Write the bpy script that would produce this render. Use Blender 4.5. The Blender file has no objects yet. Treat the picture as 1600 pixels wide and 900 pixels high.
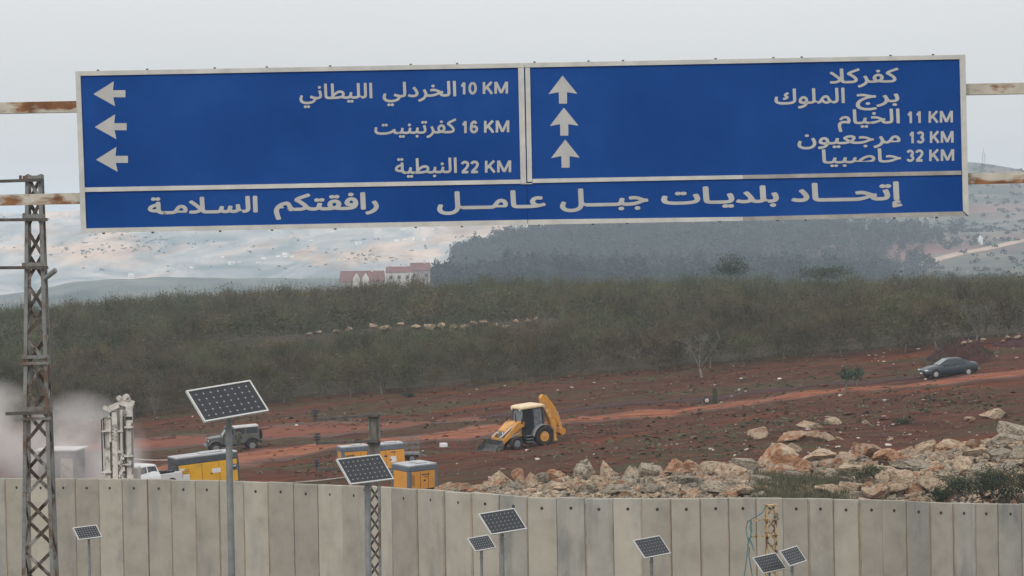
import bpy, bmesh, math, random
import numpy as np
from mathutils import Vector, Matrix, noise as mnoise

random.seed(11)
RNG = np.random.default_rng(11)
SC = bpy.context.scene
COL = SC.collection
R = math.radians

# ------------------------------------------------------------------ camera, sky, sun, exposure
FPX = 4444.0                                    # focal length in pixels of the 1600 px wide photograph
PITCH, ROLL = math.atan(120 / FPX), -0.0185
cam_data = bpy.data.cameras.new("camera")
cam_data.sensor_width = 36.0
cam_data.lens = 36.0 * FPX / 1600
cam_data.clip_start = 0.5
cam_data.clip_end = 30000
cam = bpy.data.objects.new("camera", cam_data)
COL.objects.link(cam)
CAM_R = Matrix.Rotation(math.pi / 2 - PITCH, 3, 'X') @ Matrix.Rotation(ROLL, 3, 'Z')
cam.rotation_euler = CAM_R.to_euler()
SC.camera = cam

SUN_EL, SUN_AZ = R(42), R(205)                  # azimuth clockwise from +Y (the view direction)
world = bpy.data.worlds.new("World")
SC.world = world
world.use_nodes = True
wn, wl = world.node_tree.nodes, world.node_tree.links
wn.clear()
sky = wn.new('ShaderNodeTexSky')
sky.sky_type = 'NISHITA'
sky.sun_disc = False
sky.sun_elevation = SUN_EL
sky.sun_rotation = SUN_AZ
sky.air_density, sky.dust_density, sky.ozone_density = 1.0, 6.0, 1.0
hsv = wn.new('ShaderNodeHueSaturation')
hsv.inputs['Saturation'].default_value = 0.35
wl.new(sky.outputs[0], hsv.inputs['Color'])
bg1 = wn.new('ShaderNodeBackground')
bg1.inputs['Strength'].default_value = 0.05
wl.new(hsv.outputs[0], bg1.inputs['Color'])
tc = wn.new('ShaderNodeTexCoord')
sep = wn.new('ShaderNodeSeparateXYZ')
wl.new(tc.outputs['Generated'], sep.inputs[0])
ramp = wn.new('ShaderNodeValToRGB')             # overcast cloud deck: brighter towards the zenith
ramp.color_ramp.elements[0].position = 0.0
ramp.color_ramp.elements[0].color = (0.725, 0.742, 0.755, 1)
ramp.color_ramp.elements[1].position = 0.8
ramp.color_ramp.elements[1].color = (1.30, 1.31, 1.33, 1)
wl.new(sep.outputs['Z'], ramp.inputs[0])
cn = wn.new('ShaderNodeTexNoise')
cn.inputs['Scale'].default_value = 3.0
cn.inputs['Detail'].default_value = 4.0
cm = wn.new('ShaderNodeMapping')
cm.inputs['Scale'].default_value = (1, 1, 6)
wl.new(tc.outputs['Generated'], cm.inputs[0])
wl.new(cm.outputs[0], cn.inputs['Vector'])
cr = wn.new('ShaderNodeMapRange')
cr.inputs['To Min'].default_value = 0.9
cr.inputs['To Max'].default_value = 1.1
wl.new(cn.outputs['Fac'], cr.inputs['Value'])
mulc = wn.new('ShaderNodeMix')
mulc.data_type = 'RGBA'
mulc.blend_type = 'MULTIPLY'
mulc.inputs['Factor'].default_value = 1.0
wl.new(ramp.outputs[0], mulc.inputs[6])
wl.new(cr.outputs[0], mulc.inputs[7])
bg2 = wn.new('ShaderNodeBackground')
bg2.inputs['Strength'].default_value = 0.86
wl.new(mulc.outputs[2], bg2.inputs['Color'])
adds = wn.new('ShaderNodeAddShader')
wl.new(bg1.outputs[0], adds.inputs[0])
wl.new(bg2.outputs[0], adds.inputs[1])
wo = wn.new('ShaderNodeOutputWorld')
wl.new(adds.outputs[0], wo.inputs[0])

sun_d = bpy.data.lights.new("sun", 'SUN')
sun_d.energy = 0.6
sun_d.angle = R(14)
sun_d.color = (1.0, 0.95, 0.87)
sun = bpy.data.objects.new("sun", sun_d)
COL.objects.link(sun)
_sd = Vector((math.sin(SUN_AZ) * math.cos(SUN_EL), math.cos(SUN_AZ) * math.cos(SUN_EL), math.sin(SUN_EL)))
sun.rotation_euler = _sd.to_track_quat('Z', 'Y').to_euler()

SC.view_settings.view_transform = 'Standard'
SC.view_settings.look = 'None'
SC.view_settings.gamma = 1
SC.view_settings.exposure = 0.0
SC.view_settings.use_curve_mapping = False
SC.render.engine = 'CYCLES'
SC.cycles.max_bounces = 6
SC.cycles.diffuse_bounces = 3
SC.cycles.glossy_bounces = 2
SC.cycles.transmission_bounces = 4
SC.cycles.transparent_max_bounces = 12
SC.cycles.volume_bounces = 2
SC.cycles.use_denoising = True
HAZE_DENSITY = 0.00018


def at(px, py, d):
    """A pixel of the photograph at a depth of d metres along +Y."""
    v = CAM_R @ Vector(((px - 800) / FPX, -(py - 450) / FPX, -1.0))
    return v * (d / v.y)


def pxs(d):
    return FPX / d                              # pixels per metre at depth d


# ------------------------------------------------------------------ materials
MATS = {}


def pmat(name, stops, scale=4.0, detail=5.0, rough=0.8, bump=0.0, bscale=None, metal=0.0, coords='Object',
         stretch=(1, 1, 1), spec=0.3, rand=0.0, stops2=None, scale2=1.0, f2=(0.45, 0.6), stretch2=(1, 1, 1), coat=0.0, distort=0.0):
    """Principled material whose colour is a noise through a ramp; a second noise can lay patches of stops2 over it."""
    if name in MATS:
        return MATS[name]
    m = bpy.data.materials.new(name)
    m.use_nodes = True
    nt = m.node_tree
    n, l = nt.nodes, nt.links
    b = n['Principled BSDF']
    b.inputs['Roughness'].default_value = rough
    b.inputs['Metallic'].default_value = metal
    b.inputs['Specular IOR Level'].default_value = spec
    b.inputs['Coat Weight'].default_value = coat
    t = n.new('ShaderNodeTexCoord')
    g = n.new('ShaderNodeNewGeometry')
    src = g.outputs['Position'] if coords == 'World' else t.outputs[coords]

    def noise(sc, st, det):
        mp = n.new('ShaderNodeMapping')
        mp.inputs['Scale'].default_value = st
        l.new(src, mp.inputs[0])
        if rand and coords != 'World':
            oi = n.new('ShaderNodeObjectInfo')
            mul = n.new('ShaderNodeMath')
            mul.operation = 'MULTIPLY'
            mul.inputs[1].default_value = 37.0
            l.new(oi.outputs['Random'], mul.inputs[0])
            l.new(mul.outputs[0], mp.inputs['Location'])
        t_ = n.new('ShaderNodeTexNoise')
        t_.inputs['Scale'].default_value = sc
        t_.inputs['Detail'].default_value = det
        t_.inputs['Roughness'].default_value = 0.62
        t_.inputs['Distortion'].default_value = distort
        l.new(mp.outputs[0], t_.inputs['Vector'])
        return t_

    def mkramp(stps):
        r_ = n.new('ShaderNodeValToRGB')
        e = r_.color_ramp.elements
        e[0].position, e[0].color = stps[0][0], (*stps[0][1], 1)
        e[1].position, e[1].color = stps[-1][0], (*stps[-1][1], 1)
        for p, c in stps[1:-1]:
            x = e.new(p)
            x.color = (*c, 1)
        return r_

    if len(stops) == 1:
        stops = [(0.3, tuple(v * 0.9 for v in stops[0][1])), (0.7, tuple(min(1, v * 1.08) for v in stops[0][1]))]
    tx = noise(scale, stretch, detail)
    rp = mkramp(stops)
    l.new(tx.outputs['Fac'], rp.inputs[0])
    colr = rp.outputs[0]
    if stops2:
        tx2 = noise(scale2, stretch2, 6)
        mr = n.new('ShaderNodeMapRange')
        mr.inputs['From Min'].default_value, mr.inputs['From Max'].default_value = f2
        l.new(tx2.outputs['Fac'], mr.inputs['Value'])
        rp2 = mkramp(stops2)
        l.new(tx.outputs['Fac'], rp2.inputs[0])
        mx = n.new('ShaderNodeMix')
        mx.data_type = 'RGBA'
        l.new(mr.outputs[0], mx.inputs['Factor'])
        l.new(colr, mx.inputs[6])
        l.new(rp2.outputs[0], mx.inputs[7])
        colr = mx.outputs[2]
    if rand:
        oi = n.new('ShaderNodeObjectInfo')
        mr = n.new('ShaderNodeMapRange')
        mr.inputs['To Min'].default_value, mr.inputs['To Max'].default_value = 1 - rand, 1 + rand
        l.new(oi.outputs['Random'], mr.inputs['Value'])
        mx = n.new('ShaderNodeMix')
        mx.data_type = 'RGBA'
        mx.blend_type = 'MULTIPLY'
        mx.inputs['Factor'].default_value = 1
        l.new(colr, mx.inputs[6])
        l.new(mr.outputs[0], mx.inputs[7])
        colr = mx.outputs[2]
    l.new(colr, b.inputs['Base Color'])
    if bump:
        tb = noise(bscale or scale * 3, stretch, 6)
        bp = n.new('ShaderNodeBump')
        bp.inputs['Strength'].default_value = bump
        bp.inputs['Distance'].default_value = 0.1
        l.new(tb.outputs['Fac'], bp.inputs['Height'])
        l.new(bp.outputs[0], b.inputs['Normal'])
    MATS[name] = m
    return m


M_ = dict(
    blue=pmat('sign_blue', [(0.30, (0.005, 0.042, 0.185)), (0.70, (0.014, 0.066, 0.255))], scale=0.55, detail=5, rough=0.5, coords='World', spec=0.06),
    letter=pmat('letter_film', [(0.3, (0.335, 0.335, 0.325)), (0.7, (0.43, 0.43, 0.415))], scale=3, rough=0.6, coords='World'),
    frame=pmat('frame_metal', [(0.3, (0.38, 0.38, 0.355)), (0.7, (0.52, 0.515, 0.485))], scale=4, rough=0.5, coords='World'),
    frame_dark=pmat('frame_worn', [(0.3, (0.22, 0.21, 0.2)), (0.7, (0.36, 0.34, 0.32))], scale=4, rough=0.6, coords='World'),
    beam=pmat('rusty_beam', [(0.3, (0.36, 0.33, 0.27)), (0.7, (0.50, 0.47, 0.40))], scale=3, rough=0.7, coords='World',
              stops2=[(0.3, (0.09, 0.035, 0.015)), (0.65, (0.26, 0.12, 0.05))], scale2=1.6, f2=(0.52, 0.60), stretch2=(0.8, 1, 2.2)),
    galv=pmat('galvanised', [(0.3, (0.125, 0.13, 0.125)), (0.7, (0.24, 0.245, 0.235))], scale=5, rough=0.55, metal=0.2, coords='World',
              stops2=[(0.3, (0.06, 0.036, 0.024)), (0.7, (0.14, 0.085, 0.055))], scale2=2.5, f2=(0.50, 0.60)),
    rust=pmat('rusty_brace', [(0.3, (0.035, 0.024, 0.018)), (0.7, (0.11, 0.075, 0.055))], scale=6, rough=0.8, coords='World',
              stops2=[(0.3, (0.14, 0.14, 0.13)), (0.7, (0.24, 0.23, 0.22))], scale2=3, f2=(0.5, 0.6)),
    dark_steel=pmat('dark_steel', [(0.3, (0.045, 0.04, 0.036)), (0.7, (0.10, 0.09, 0.08))], scale=6, rough=0.7, coords='World'),
    yrust=pmat('yellow_rust', [(0.3, (0.30, 0.21, 0.10)), (0.7, (0.46, 0.36, 0.20))], scale=7, rough=0.8, coords='World',
               stops2=[(0.3, (0.05, 0.025, 0.015)), (0.7, (0.17, 0.08, 0.04))], scale2=5.5, f2=(0.48, 0.56)),
    pole=pmat('lamp_post', [(0.3, (0.16, 0.17, 0.17)), (0.7, (0.25, 0.26, 0.26))], scale=4, rough=0.5, metal=0.3, coords='World'),
    cell=pmat('solar_cell', [(0.3, (0.012, 0.0125, 0.016)), (0.7, (0.020, 0.0205, 0.025))], scale=3, rough=0.45, spec=0.35, coords='World'),
    cell_line=pmat('cell_line', [(0.5, (0.075, 0.078, 0.085))], rough=0.5, coords='World'),
    alu=pmat('panel_rim', [(0.5, (0.50, 0.50, 0.48))], rough=0.4, metal=0.3, coords='World'),
    dot=pmat('cell_dot', [(0.5, (0.30, 0.31, 0.31))], rough=0.5, coords='World'),
    concrete=pmat('precast_concrete', [(0.28, (0.24, 0.220, 0.180)), (0.5, (0.302, 0.278, 0.231)), (0.75, (0.345, 0.320, 0.268))], scale=0.9, detail=7, rough=0.9, bump=0.12,
                  bscale=9, rand=0.17, stops2=[(0.3, (0.18, 0.18, 0.172)), (0.7, (0.25, 0.245, 0.225))], scale2=0.55, f2=(0.55, 0.74), stretch2=(1.5, 1, 0.35)),
    concrete_grey=pmat('aged_concrete', [(0.28, (0.225, 0.215, 0.19)), (0.5, (0.28, 0.268, 0.235)), (0.75, (0.33, 0.312, 0.27))], scale=0.9, detail=8, rough=0.92, bump=0.15,
                  bscale=9, rand=0.13, stops2=[(0.3, (0.15, 0.15, 0.145)), (0.7, (0.21, 0.205, 0.19))], scale2=0.6, f2=(0.50, 0.66), stretch2=(1.8, 1, 0.3)),
    concrete_edge=pmat('joint_stain', [(0.3, (0.16, 0.12, 0.085)), (0.7, (0.33, 0.25, 0.17))], scale=1.5, rough=0.95, coords='Object', rand=0.15),
    hole=pmat('lifting_hole', [(0.5, (0.03, 0.028, 0.025))], rough=0.9),
    field=None,
    track=pmat('track_soil', [(0.3, (0.150, 0.046, 0.020)), (0.55, (0.235, 0.082, 0.038)), (0.75, (0.30, 0.12, 0.062))], scale=0.5, detail=8, rough=0.95, bump=0.4, bscale=3, coords='World', stretch=(0.35, 1.6, 1)),
    red_soil=pmat('red_soil', [(0.3, (0.085, 0.026, 0.018)), (0.7, (0.15, 0.050, 0.032))], scale=0.8, detail=7, rough=0.95, bump=0.5, bscale=3, coords='World'),
    dark_soil=pmat('dark_red_soil', [(0.3, (0.026, 0.011, 0.009)), (0.7, (0.062, 0.025, 0.019))], scale=1.6, detail=8, rough=0.95, bump=0.8, bscale=5, coords='World'),
    stone_white=pmat('pale_stone', [(0.3, (0.30, 0.25, 0.21)), (0.7, (0.50, 0.45, 0.40))], scale=1.5, rough=0.9, coords='World'),
    rock_grey=pmat('grey_limestone', [(0.36, (0.045, 0.036, 0.027)), (0.47, (0.22, 0.185, 0.14)), (0.72, (0.38, 0.33, 0.255))], scale=4.5, detail=10, rough=0.95, bump=1.0, bscale=7, rand=0.18, distort=0.8,  # darkest stop paints occlusion-like shade of pits and crevices
                   stops2=[(0.3, (0.24, 0.18, 0.125)), (0.7, (0.36, 0.28, 0.20))], scale2=1.1, f2=(0.55, 0.68)),
    rock_cream=pmat('cream_limestone', [(0.34, (0.08, 0.054, 0.035)), (0.47, (0.31, 0.235, 0.16)), (0.72, (0.49, 0.395, 0.29))], scale=3.6, detail=10, rough=0.95, bump=1.0, bscale=7, rand=0.15, distort=0.8,  # darkest stop puts crevice shade into the cream colour
                    stops2=[(0.3, (0.17, 0.085, 0.045)), (0.7, (0.36, 0.21, 0.125))], scale2=1.0, f2=(0.52, 0.66)),
    rock_orange=pmat('orange_limestone', [(0.32, (0.085, 0.036, 0.02)), (0.46, (0.25, 0.12, 0.062)), (0.72, (0.38, 0.225, 0.135))], scale=3.4, detail=10, rough=0.95, bump=1.0, bscale=7, rand=0.15, distort=0.8,  # darkest stop puts crevice shade into the orange colour
                     stops2=[(0.3, (0.30, 0.23, 0.16)), (0.7, (0.43, 0.35, 0.265))], scale2=1.2, f2=(0.48, 0.62)),
    bark=pmat('grey_bark', [(0.3, (0.075, 0.065, 0.055)), (0.7, (0.15, 0.135, 0.115))], scale=6, rough=0.95),
    bark_pale=pmat('pale_bark', [(0.3, (0.10, 0.09, 0.075)), (0.7, (0.20, 0.185, 0.16))], scale=6, rough=0.95),
    orchard=pmat('orchard_leaf', [(0.30, (0.038, 0.030, 0.015)), (0.5, (0.084, 0.067, 0.035)), (0.72, (0.148, 0.113, 0.067))], scale=1.1, detail=4, rough=0.9, rand=0.32,
                 stops2=[(0.3, (0.048, 0.056, 0.026)), (0.7, (0.090, 0.098, 0.048))], scale2=0.07, f2=(0.45, 0.58)),
    orchard_mass=pmat('orchard_mass', [(0.30, (0.038, 0.030, 0.015)), (0.5, (0.084, 0.067, 0.035)), (0.72, (0.148, 0.113, 0.067))], scale=0.35, detail=4, rough=0.9, coords='World',
                      stops2=[(0.3, (0.048, 0.056, 0.026)), (0.7, (0.090, 0.098, 0.048))], scale2=0.05, f2=(0.45, 0.58)),
    pine=pmat('pine_needles', [(0.3, (0.016, 0.026, 0.022)), (0.7, (0.036, 0.050, 0.042))], scale=0.05, rough=0.9, coords='World'),
    shrub=pmat('dark_shrub_leaf', [(0.3, (0.020, 0.027, 0.014)), (0.7, (0.058, 0.070, 0.036))], scale=1.4, rough=0.9, coords='World'),
    green=pmat('broad_leaf', [(0.3, (0.026, 0.055, 0.030)), (0.7, (0.055, 0.095, 0.055))], scale=3, rough=0.7, coords='World'),
    weed=pmat('weed_leaf', [(0.3, (0.055, 0.058, 0.030)), (0.7, (0.115, 0.112, 0.062))], scale=0.4, rough=0.9, coords='World'),
    yellow=pmat('machine_yellow', [(0.3, (0.50, 0.215, 0.028)), (0.7, (0.60, 0.275, 0.045))], scale=2, rough=0.45, rand=0.05,
                stops2=[(0.3, (0.30, 0.19, 0.09)), (0.7, (0.40, 0.27, 0.14))], scale2=1.7, f2=(0.48, 0.66)),
    comp_yellow=pmat('compressor_yellow', [(0.3, (0.58, 0.31, 0.018)), (0.7, (0.66, 0.37, 0.03))], scale=2, rough=0.5,
                     stops2=[(0.3, (0.42, 0.25, 0.06)), (0.7, (0.48, 0.30, 0.08))], scale2=1.2, f2=(0.52, 0.72)),
    comp_orange=pmat('compressor_orange', [(0.3, (0.54, 0.235, 0.035)), (0.7, (0.62, 0.29, 0.05))], scale=2, rough=0.5,
                     stops2=[(0.3, (0.40, 0.19, 0.07)), (0.7, (0.46, 0.24, 0.09))], scale2=1.2, f2=(0.52, 0.72)),
    comp_grey=pmat('canopy_grey', [(0.3, (0.085, 0.10, 0.125)), (0.7, (0.13, 0.15, 0.18))], scale=2, rough=0.5),
    comp_roof=pmat('compressor_roof', [(0.3, (0.28, 0.29, 0.30)), (0.7, (0.42, 0.43, 0.44))], scale=1.6, rough=0.5, stops2=[(0.3, (0.26, 0.22, 0.19)), (0.7, (0.32, 0.28, 0.25))], scale2=1.3, f2=(0.52, 0.7)),
    comp_dark=pmat('canopy_dark', [(0.3, (0.045, 0.055, 0.062)), (0.7, (0.08, 0.09, 0.10))], scale=2, rough=0.5),
    white=pmat('white_paint', [(0.3, (0.56, 0.57, 0.57)), (0.7, (0.70, 0.70, 0.69))], scale=1.4, rough=0.4),
    dusty_white=pmat('dusty_white', [(0.3, (0.40, 0.37, 0.33)), (0.7, (0.60, 0.57, 0.52))], scale=2.4, rough=0.7, stops2=[(0.3, (0.2, 0.18, 0.155)), (0.7, (0.30, 0.27, 0.24))], scale2=2.6, f2=(0.52, 0.64)),
    cream=pmat('cab_roof_cream', [(0.3, (0.58, 0.44, 0.26)), (0.7, (0.66, 0.53, 0.34))], scale=2, rough=0.45),
    jeep=pmat('jeep_paint', [(0.3, (0.070, 0.074, 0.068)), (0.7, (0.105, 0.108, 0.10))], scale=1.5, rough=0.4, coat=0.2,
              stops2=[(0.3, (0.14, 0.105, 0.085)), (0.7, (0.18, 0.14, 0.11))], scale2=1.2, f2=(0.55, 0.75)),
    jeep_top=pmat('jeep_top', [(0.3, (0.34, 0.34, 0.33)), (0.7, (0.44, 0.44, 0.43))], scale=1.5, rough=0.45),
    car=pmat('car_paint', [(0.3, (0.018, 0.026, 0.034)), (0.7, (0.028, 0.037, 0.046))], scale=1.2, rough=0.35, coat=0.25),
    glass=pmat('vehicle_glass', [(0.5, (0.018, 0.021, 0.026))], rough=0.12, spec=0.5),
    pale_glass=pmat('dusty_glass', [(0.4, (0.10, 0.11, 0.12)), (0.6, (0.17, 0.18, 0.19))], rough=0.15, spec=0.5),
    rubber=pmat('rubber', [(0.3, (0.016, 0.015, 0.015)), (0.7, (0.045, 0.036, 0.032))], scale=4, rough=0.9),
    black=pmat('black_plastic', [(0.5, (0.022, 0.022, 0.024))], rough=0.6),
    grey=pmat('mid_grey', [(0.3, (0.13, 0.135, 0.14)), (0.7, (0.20, 0.205, 0.21))], scale=2, rough=0.6),
    bucket=pmat('bucket_steel', [(0.3, (0.045, 0.045, 0.046)), (0.7, (0.13, 0.12, 0.115))], scale=3, rough=0.55, metal=0.3),
    steel=pmat('bright_steel', [(0.5, (0.5, 0.5, 0.5))], rough=0.3, metal=0.6),
    lamp=pmat('headlight_glass', [(0.5, (0.72, 0.72, 0.70))], rough=0.15, spec=0.6),
    red_lamp=pmat('tail_light', [(0.5, (0.30, 0.02, 0.02))], rough=0.2),
    teal=pmat('teal_wire', [(0.3, (0.03, 0.10, 0.11)), (0.7, (0.10, 0.22, 0.22))], scale=8, rough=0.6),
    roof_red=pmat('red_roof_tile', [(0.3, (0.13, 0.066, 0.062)), (0.7, (0.185, 0.098, 0.092))], scale=0.5, rough=0.9, coords='World', bump=0.3),
    house=pmat('house_plaster', [(0.3, (0.42, 0.40, 0.37)), (0.7, (0.54, 0.52, 0.48))], scale=0.6, rough=0.9, rand=0.1),
    far_house=pmat('whitewashed_wall', [(0.3, (0.74, 0.72, 0.68)), (0.7, (0.82, 0.80, 0.76))], scale=0.3, rough=0.9),
    house_red=pmat('house_wall_dull', [(0.3, (0.22, 0.19, 0.18)), (0.7, (0.30, 0.26, 0.25))], scale=0.6, rough=0.9),
    window=pmat('house_window', [(0.5, (0.05, 0.055, 0.06))], rough=0.3),
    cloth_olive=pmat('olive_cloth', [(0.3, (0.045, 0.05, 0.035)), (0.7, (0.075, 0.08, 0.055))], scale=6, rough=0.9),
    skin=pmat('skin', [(0.5, (0.30, 0.18, 0.12))], rough=0.6),
    hair=pmat('hair', [(0.5, (0.018, 0.014, 0.012))], rough=0.8),
    front=pmat('roadside_ground', [(0.3, (0.10, 0.09, 0.075)), (0.7, (0.17, 0.15, 0.12))], scale=0.4, detail=8, rough=0.95, coords='World'),
    sticker=pmat('sticker_white', [(0.5, (0.62, 0.62, 0.62))], rough=0.5),
    sticker_blue=pmat('sticker_navy', [(0.5, (0.04, 0.055, 0.085))], rough=0.5),
)


def field_material():
    m = bpy.data.materials.new('field_soil')
    m.use_nodes = True
    nt = m.node_tree
    n, l = nt.nodes, nt.links
    b = n['Principled BSDF']
    b.inputs['Roughness'].default_value = 0.97
    b.inputs['Specular IOR Level'].default_value = 0.1
    g = n.new('ShaderNodeNewGeometry')

    def nz(scale, st, det, rough=0.6, dist=0.0):
        mp = n.new('ShaderNodeMapping')
        mp.inputs['Scale'].default_value = st
        l.new(g.outputs['Position'], mp.inputs[0])
        t = n.new('ShaderNodeTexNoise')
        t.inputs['Scale'].default_value = scale
        t.inputs['Detail'].default_value = det
        t.inputs['Roughness'].default_value = rough
        t.inputs['Distortion'].default_value = dist
        l.new(mp.outputs[0], t.inputs['Vector'])
        return t.outputs['Fac']

    def rampc(f, stops):
        r = n.new('ShaderNodeValToRGB')
        e = r.color_ramp.elements
        e[0].position, e[0].color = stops[0][0], (*stops[0][1], 1)
        e[1].position, e[1].color = stops[-1][0], (*stops[-1][1], 1)
        for p, c in stops[1:-1]:
            e.new(p).color = (*c, 1)
        l.new(f, r.inputs[0])
        return r.outputs[0]

    def mix(f, a, c):
        x = n.new('ShaderNodeMix')
        x.data_type = 'RGBA'
        l.new(f, x.inputs['Factor'])
        l.new(a, x.inputs[6])
        l.new(c, x.inputs[7])
        return x.outputs[2]

    def rng(f, a, c):
        r = n.new('ShaderNodeMapRange')
        r.inputs['From Min'].default_value, r.inputs['From Max'].default_value = a, c
        l.new(f, r.inputs['Value'])
        return r.outputs[0]
    soil = rampc(nz(0.55, (0.5, 1.3, 1), 9, 0.7), [(0.30, (0.026, 0.011, 0.007)), (0.5, (0.080, 0.032, 0.019)), (0.70, (0.138, 0.060, 0.038))])
    weeds = rampc(nz(1.3, (1, 1, 1), 8, 0.7), [(0.3, (0.028, 0.022, 0.011)), (0.55, (0.075, 0.056, 0.029)), (0.75, (0.125, 0.098, 0.056))])
    c = mix(rng(nz(0.10, (0.5, 1.4, 1), 8, 0.72, 0.8), 0.49, 0.57), soil, weeds)
    redd = rampc(nz(0.9, (0.6, 1.4, 1), 7), [(0.3, (0.095, 0.024, 0.012)), (0.7, (0.19, 0.055, 0.027))])
    c = mix(rng(nz(0.07, (0.35, 1.7, 1), 6, 0.6, 0.5), 0.53, 0.66), c, redd)
    stones = rampc(nz(3, (1, 1, 1), 2), [(0.3, (0.24, 0.19, 0.16)), (0.7, (0.4, 0.35, 0.3))])
    c = mix(rng(nz(2.6, (0.7, 1.2, 1), 4, 0.75), 0.69, 0.74), c, stones)
    l.new(c, b.inputs['Base Color'])
    bp = n.new('ShaderNodeBump')
    bp.inputs['Strength'].default_value = 0.9
    bp.inputs['Distance'].default_value = 0.35
    l.new(nz(1.6, (1, 1, 1), 9, 0.7), bp.inputs['Height'])
    l.new(bp.outputs[0], b.inputs['Normal'])
    return m


M_['field'] = field_material()


def edge_blend(m, to_stops):
    """Let a strip's own colour break up into the surrounding soil towards its edges."""
    nt = m.node_tree
    n, l = nt.nodes, nt.links
    b = n['Principled BSDF']
    src = b.inputs['Base Color'].links[0].from_socket
    at_ = n.new('ShaderNodeAttribute')
    at_.attribute_name = 'edge'
    g = n.new('ShaderNodeNewGeometry')
    mp = n.new('ShaderNodeMapping')
    mp.inputs['Scale'].default_value = (0.35, 1.3, 1)
    l.new(g.outputs['Position'], mp.inputs[0])
    t = n.new('ShaderNodeTexNoise')
    t.inputs['Scale'].default_value = 0.8
    t.inputs['Detail'].default_value = 8
    t.inputs['Roughness'].default_value = 0.7
    l.new(mp.outputs[0], t.inputs['Vector'])
    ad = n.new('ShaderNodeMath')
    ad.operation = 'MULTIPLY_ADD'
    ad.inputs[1].default_value = 1.9
    l.new(t.outputs['Fac'], ad.inputs[0])
    l.new(at_.outputs['Fac'], ad.inputs[2])
    mr = n.new('ShaderNodeMapRange')
    mr.inputs['From Min'].default_value, mr.inputs['From Max'].default_value = 1.35, 1.72
    l.new(ad.outputs[0], mr.inputs['Value'])
    r = n.new('ShaderNodeValToRGB')
    e = r.color_ramp.elements
    e[0].position, e[0].color = to_stops[0][0], (*to_stops[0][1], 1)
    e[1].position, e[1].color = to_stops[1][0], (*to_stops[1][1], 1)
    l.new(t.outputs['Fac'], r.inputs[0])
    mx = n.new('ShaderNodeMix')
    mx.data_type = 'RGBA'
    l.new(mr.outputs[0], mx.inputs['Factor'])
    l.new(src, mx.inputs[6])
    l.new(r.outputs[0], mx.inputs[7])
    l.new(mx.outputs[2], b.inputs['Base Color'])


M_['strip_soil'] = pmat('strip_soil', [(0.3, (0.105, 0.028, 0.014)), (0.7, (0.185, 0.056, 0.028))], scale=0.8, detail=8, rough=0.95, bump=0.5, bscale=3, coords='World', stretch=(0.5, 1.5, 1))
edge_blend(M_['track'], [(0.35, (0.055, 0.026, 0.020)), (0.65, (0.10, 0.048, 0.034))])
edge_blend(M_['strip_soil'], [(0.35, (0.050, 0.028, 0.021)), (0.65, (0.085, 0.058, 0.040))])


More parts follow.
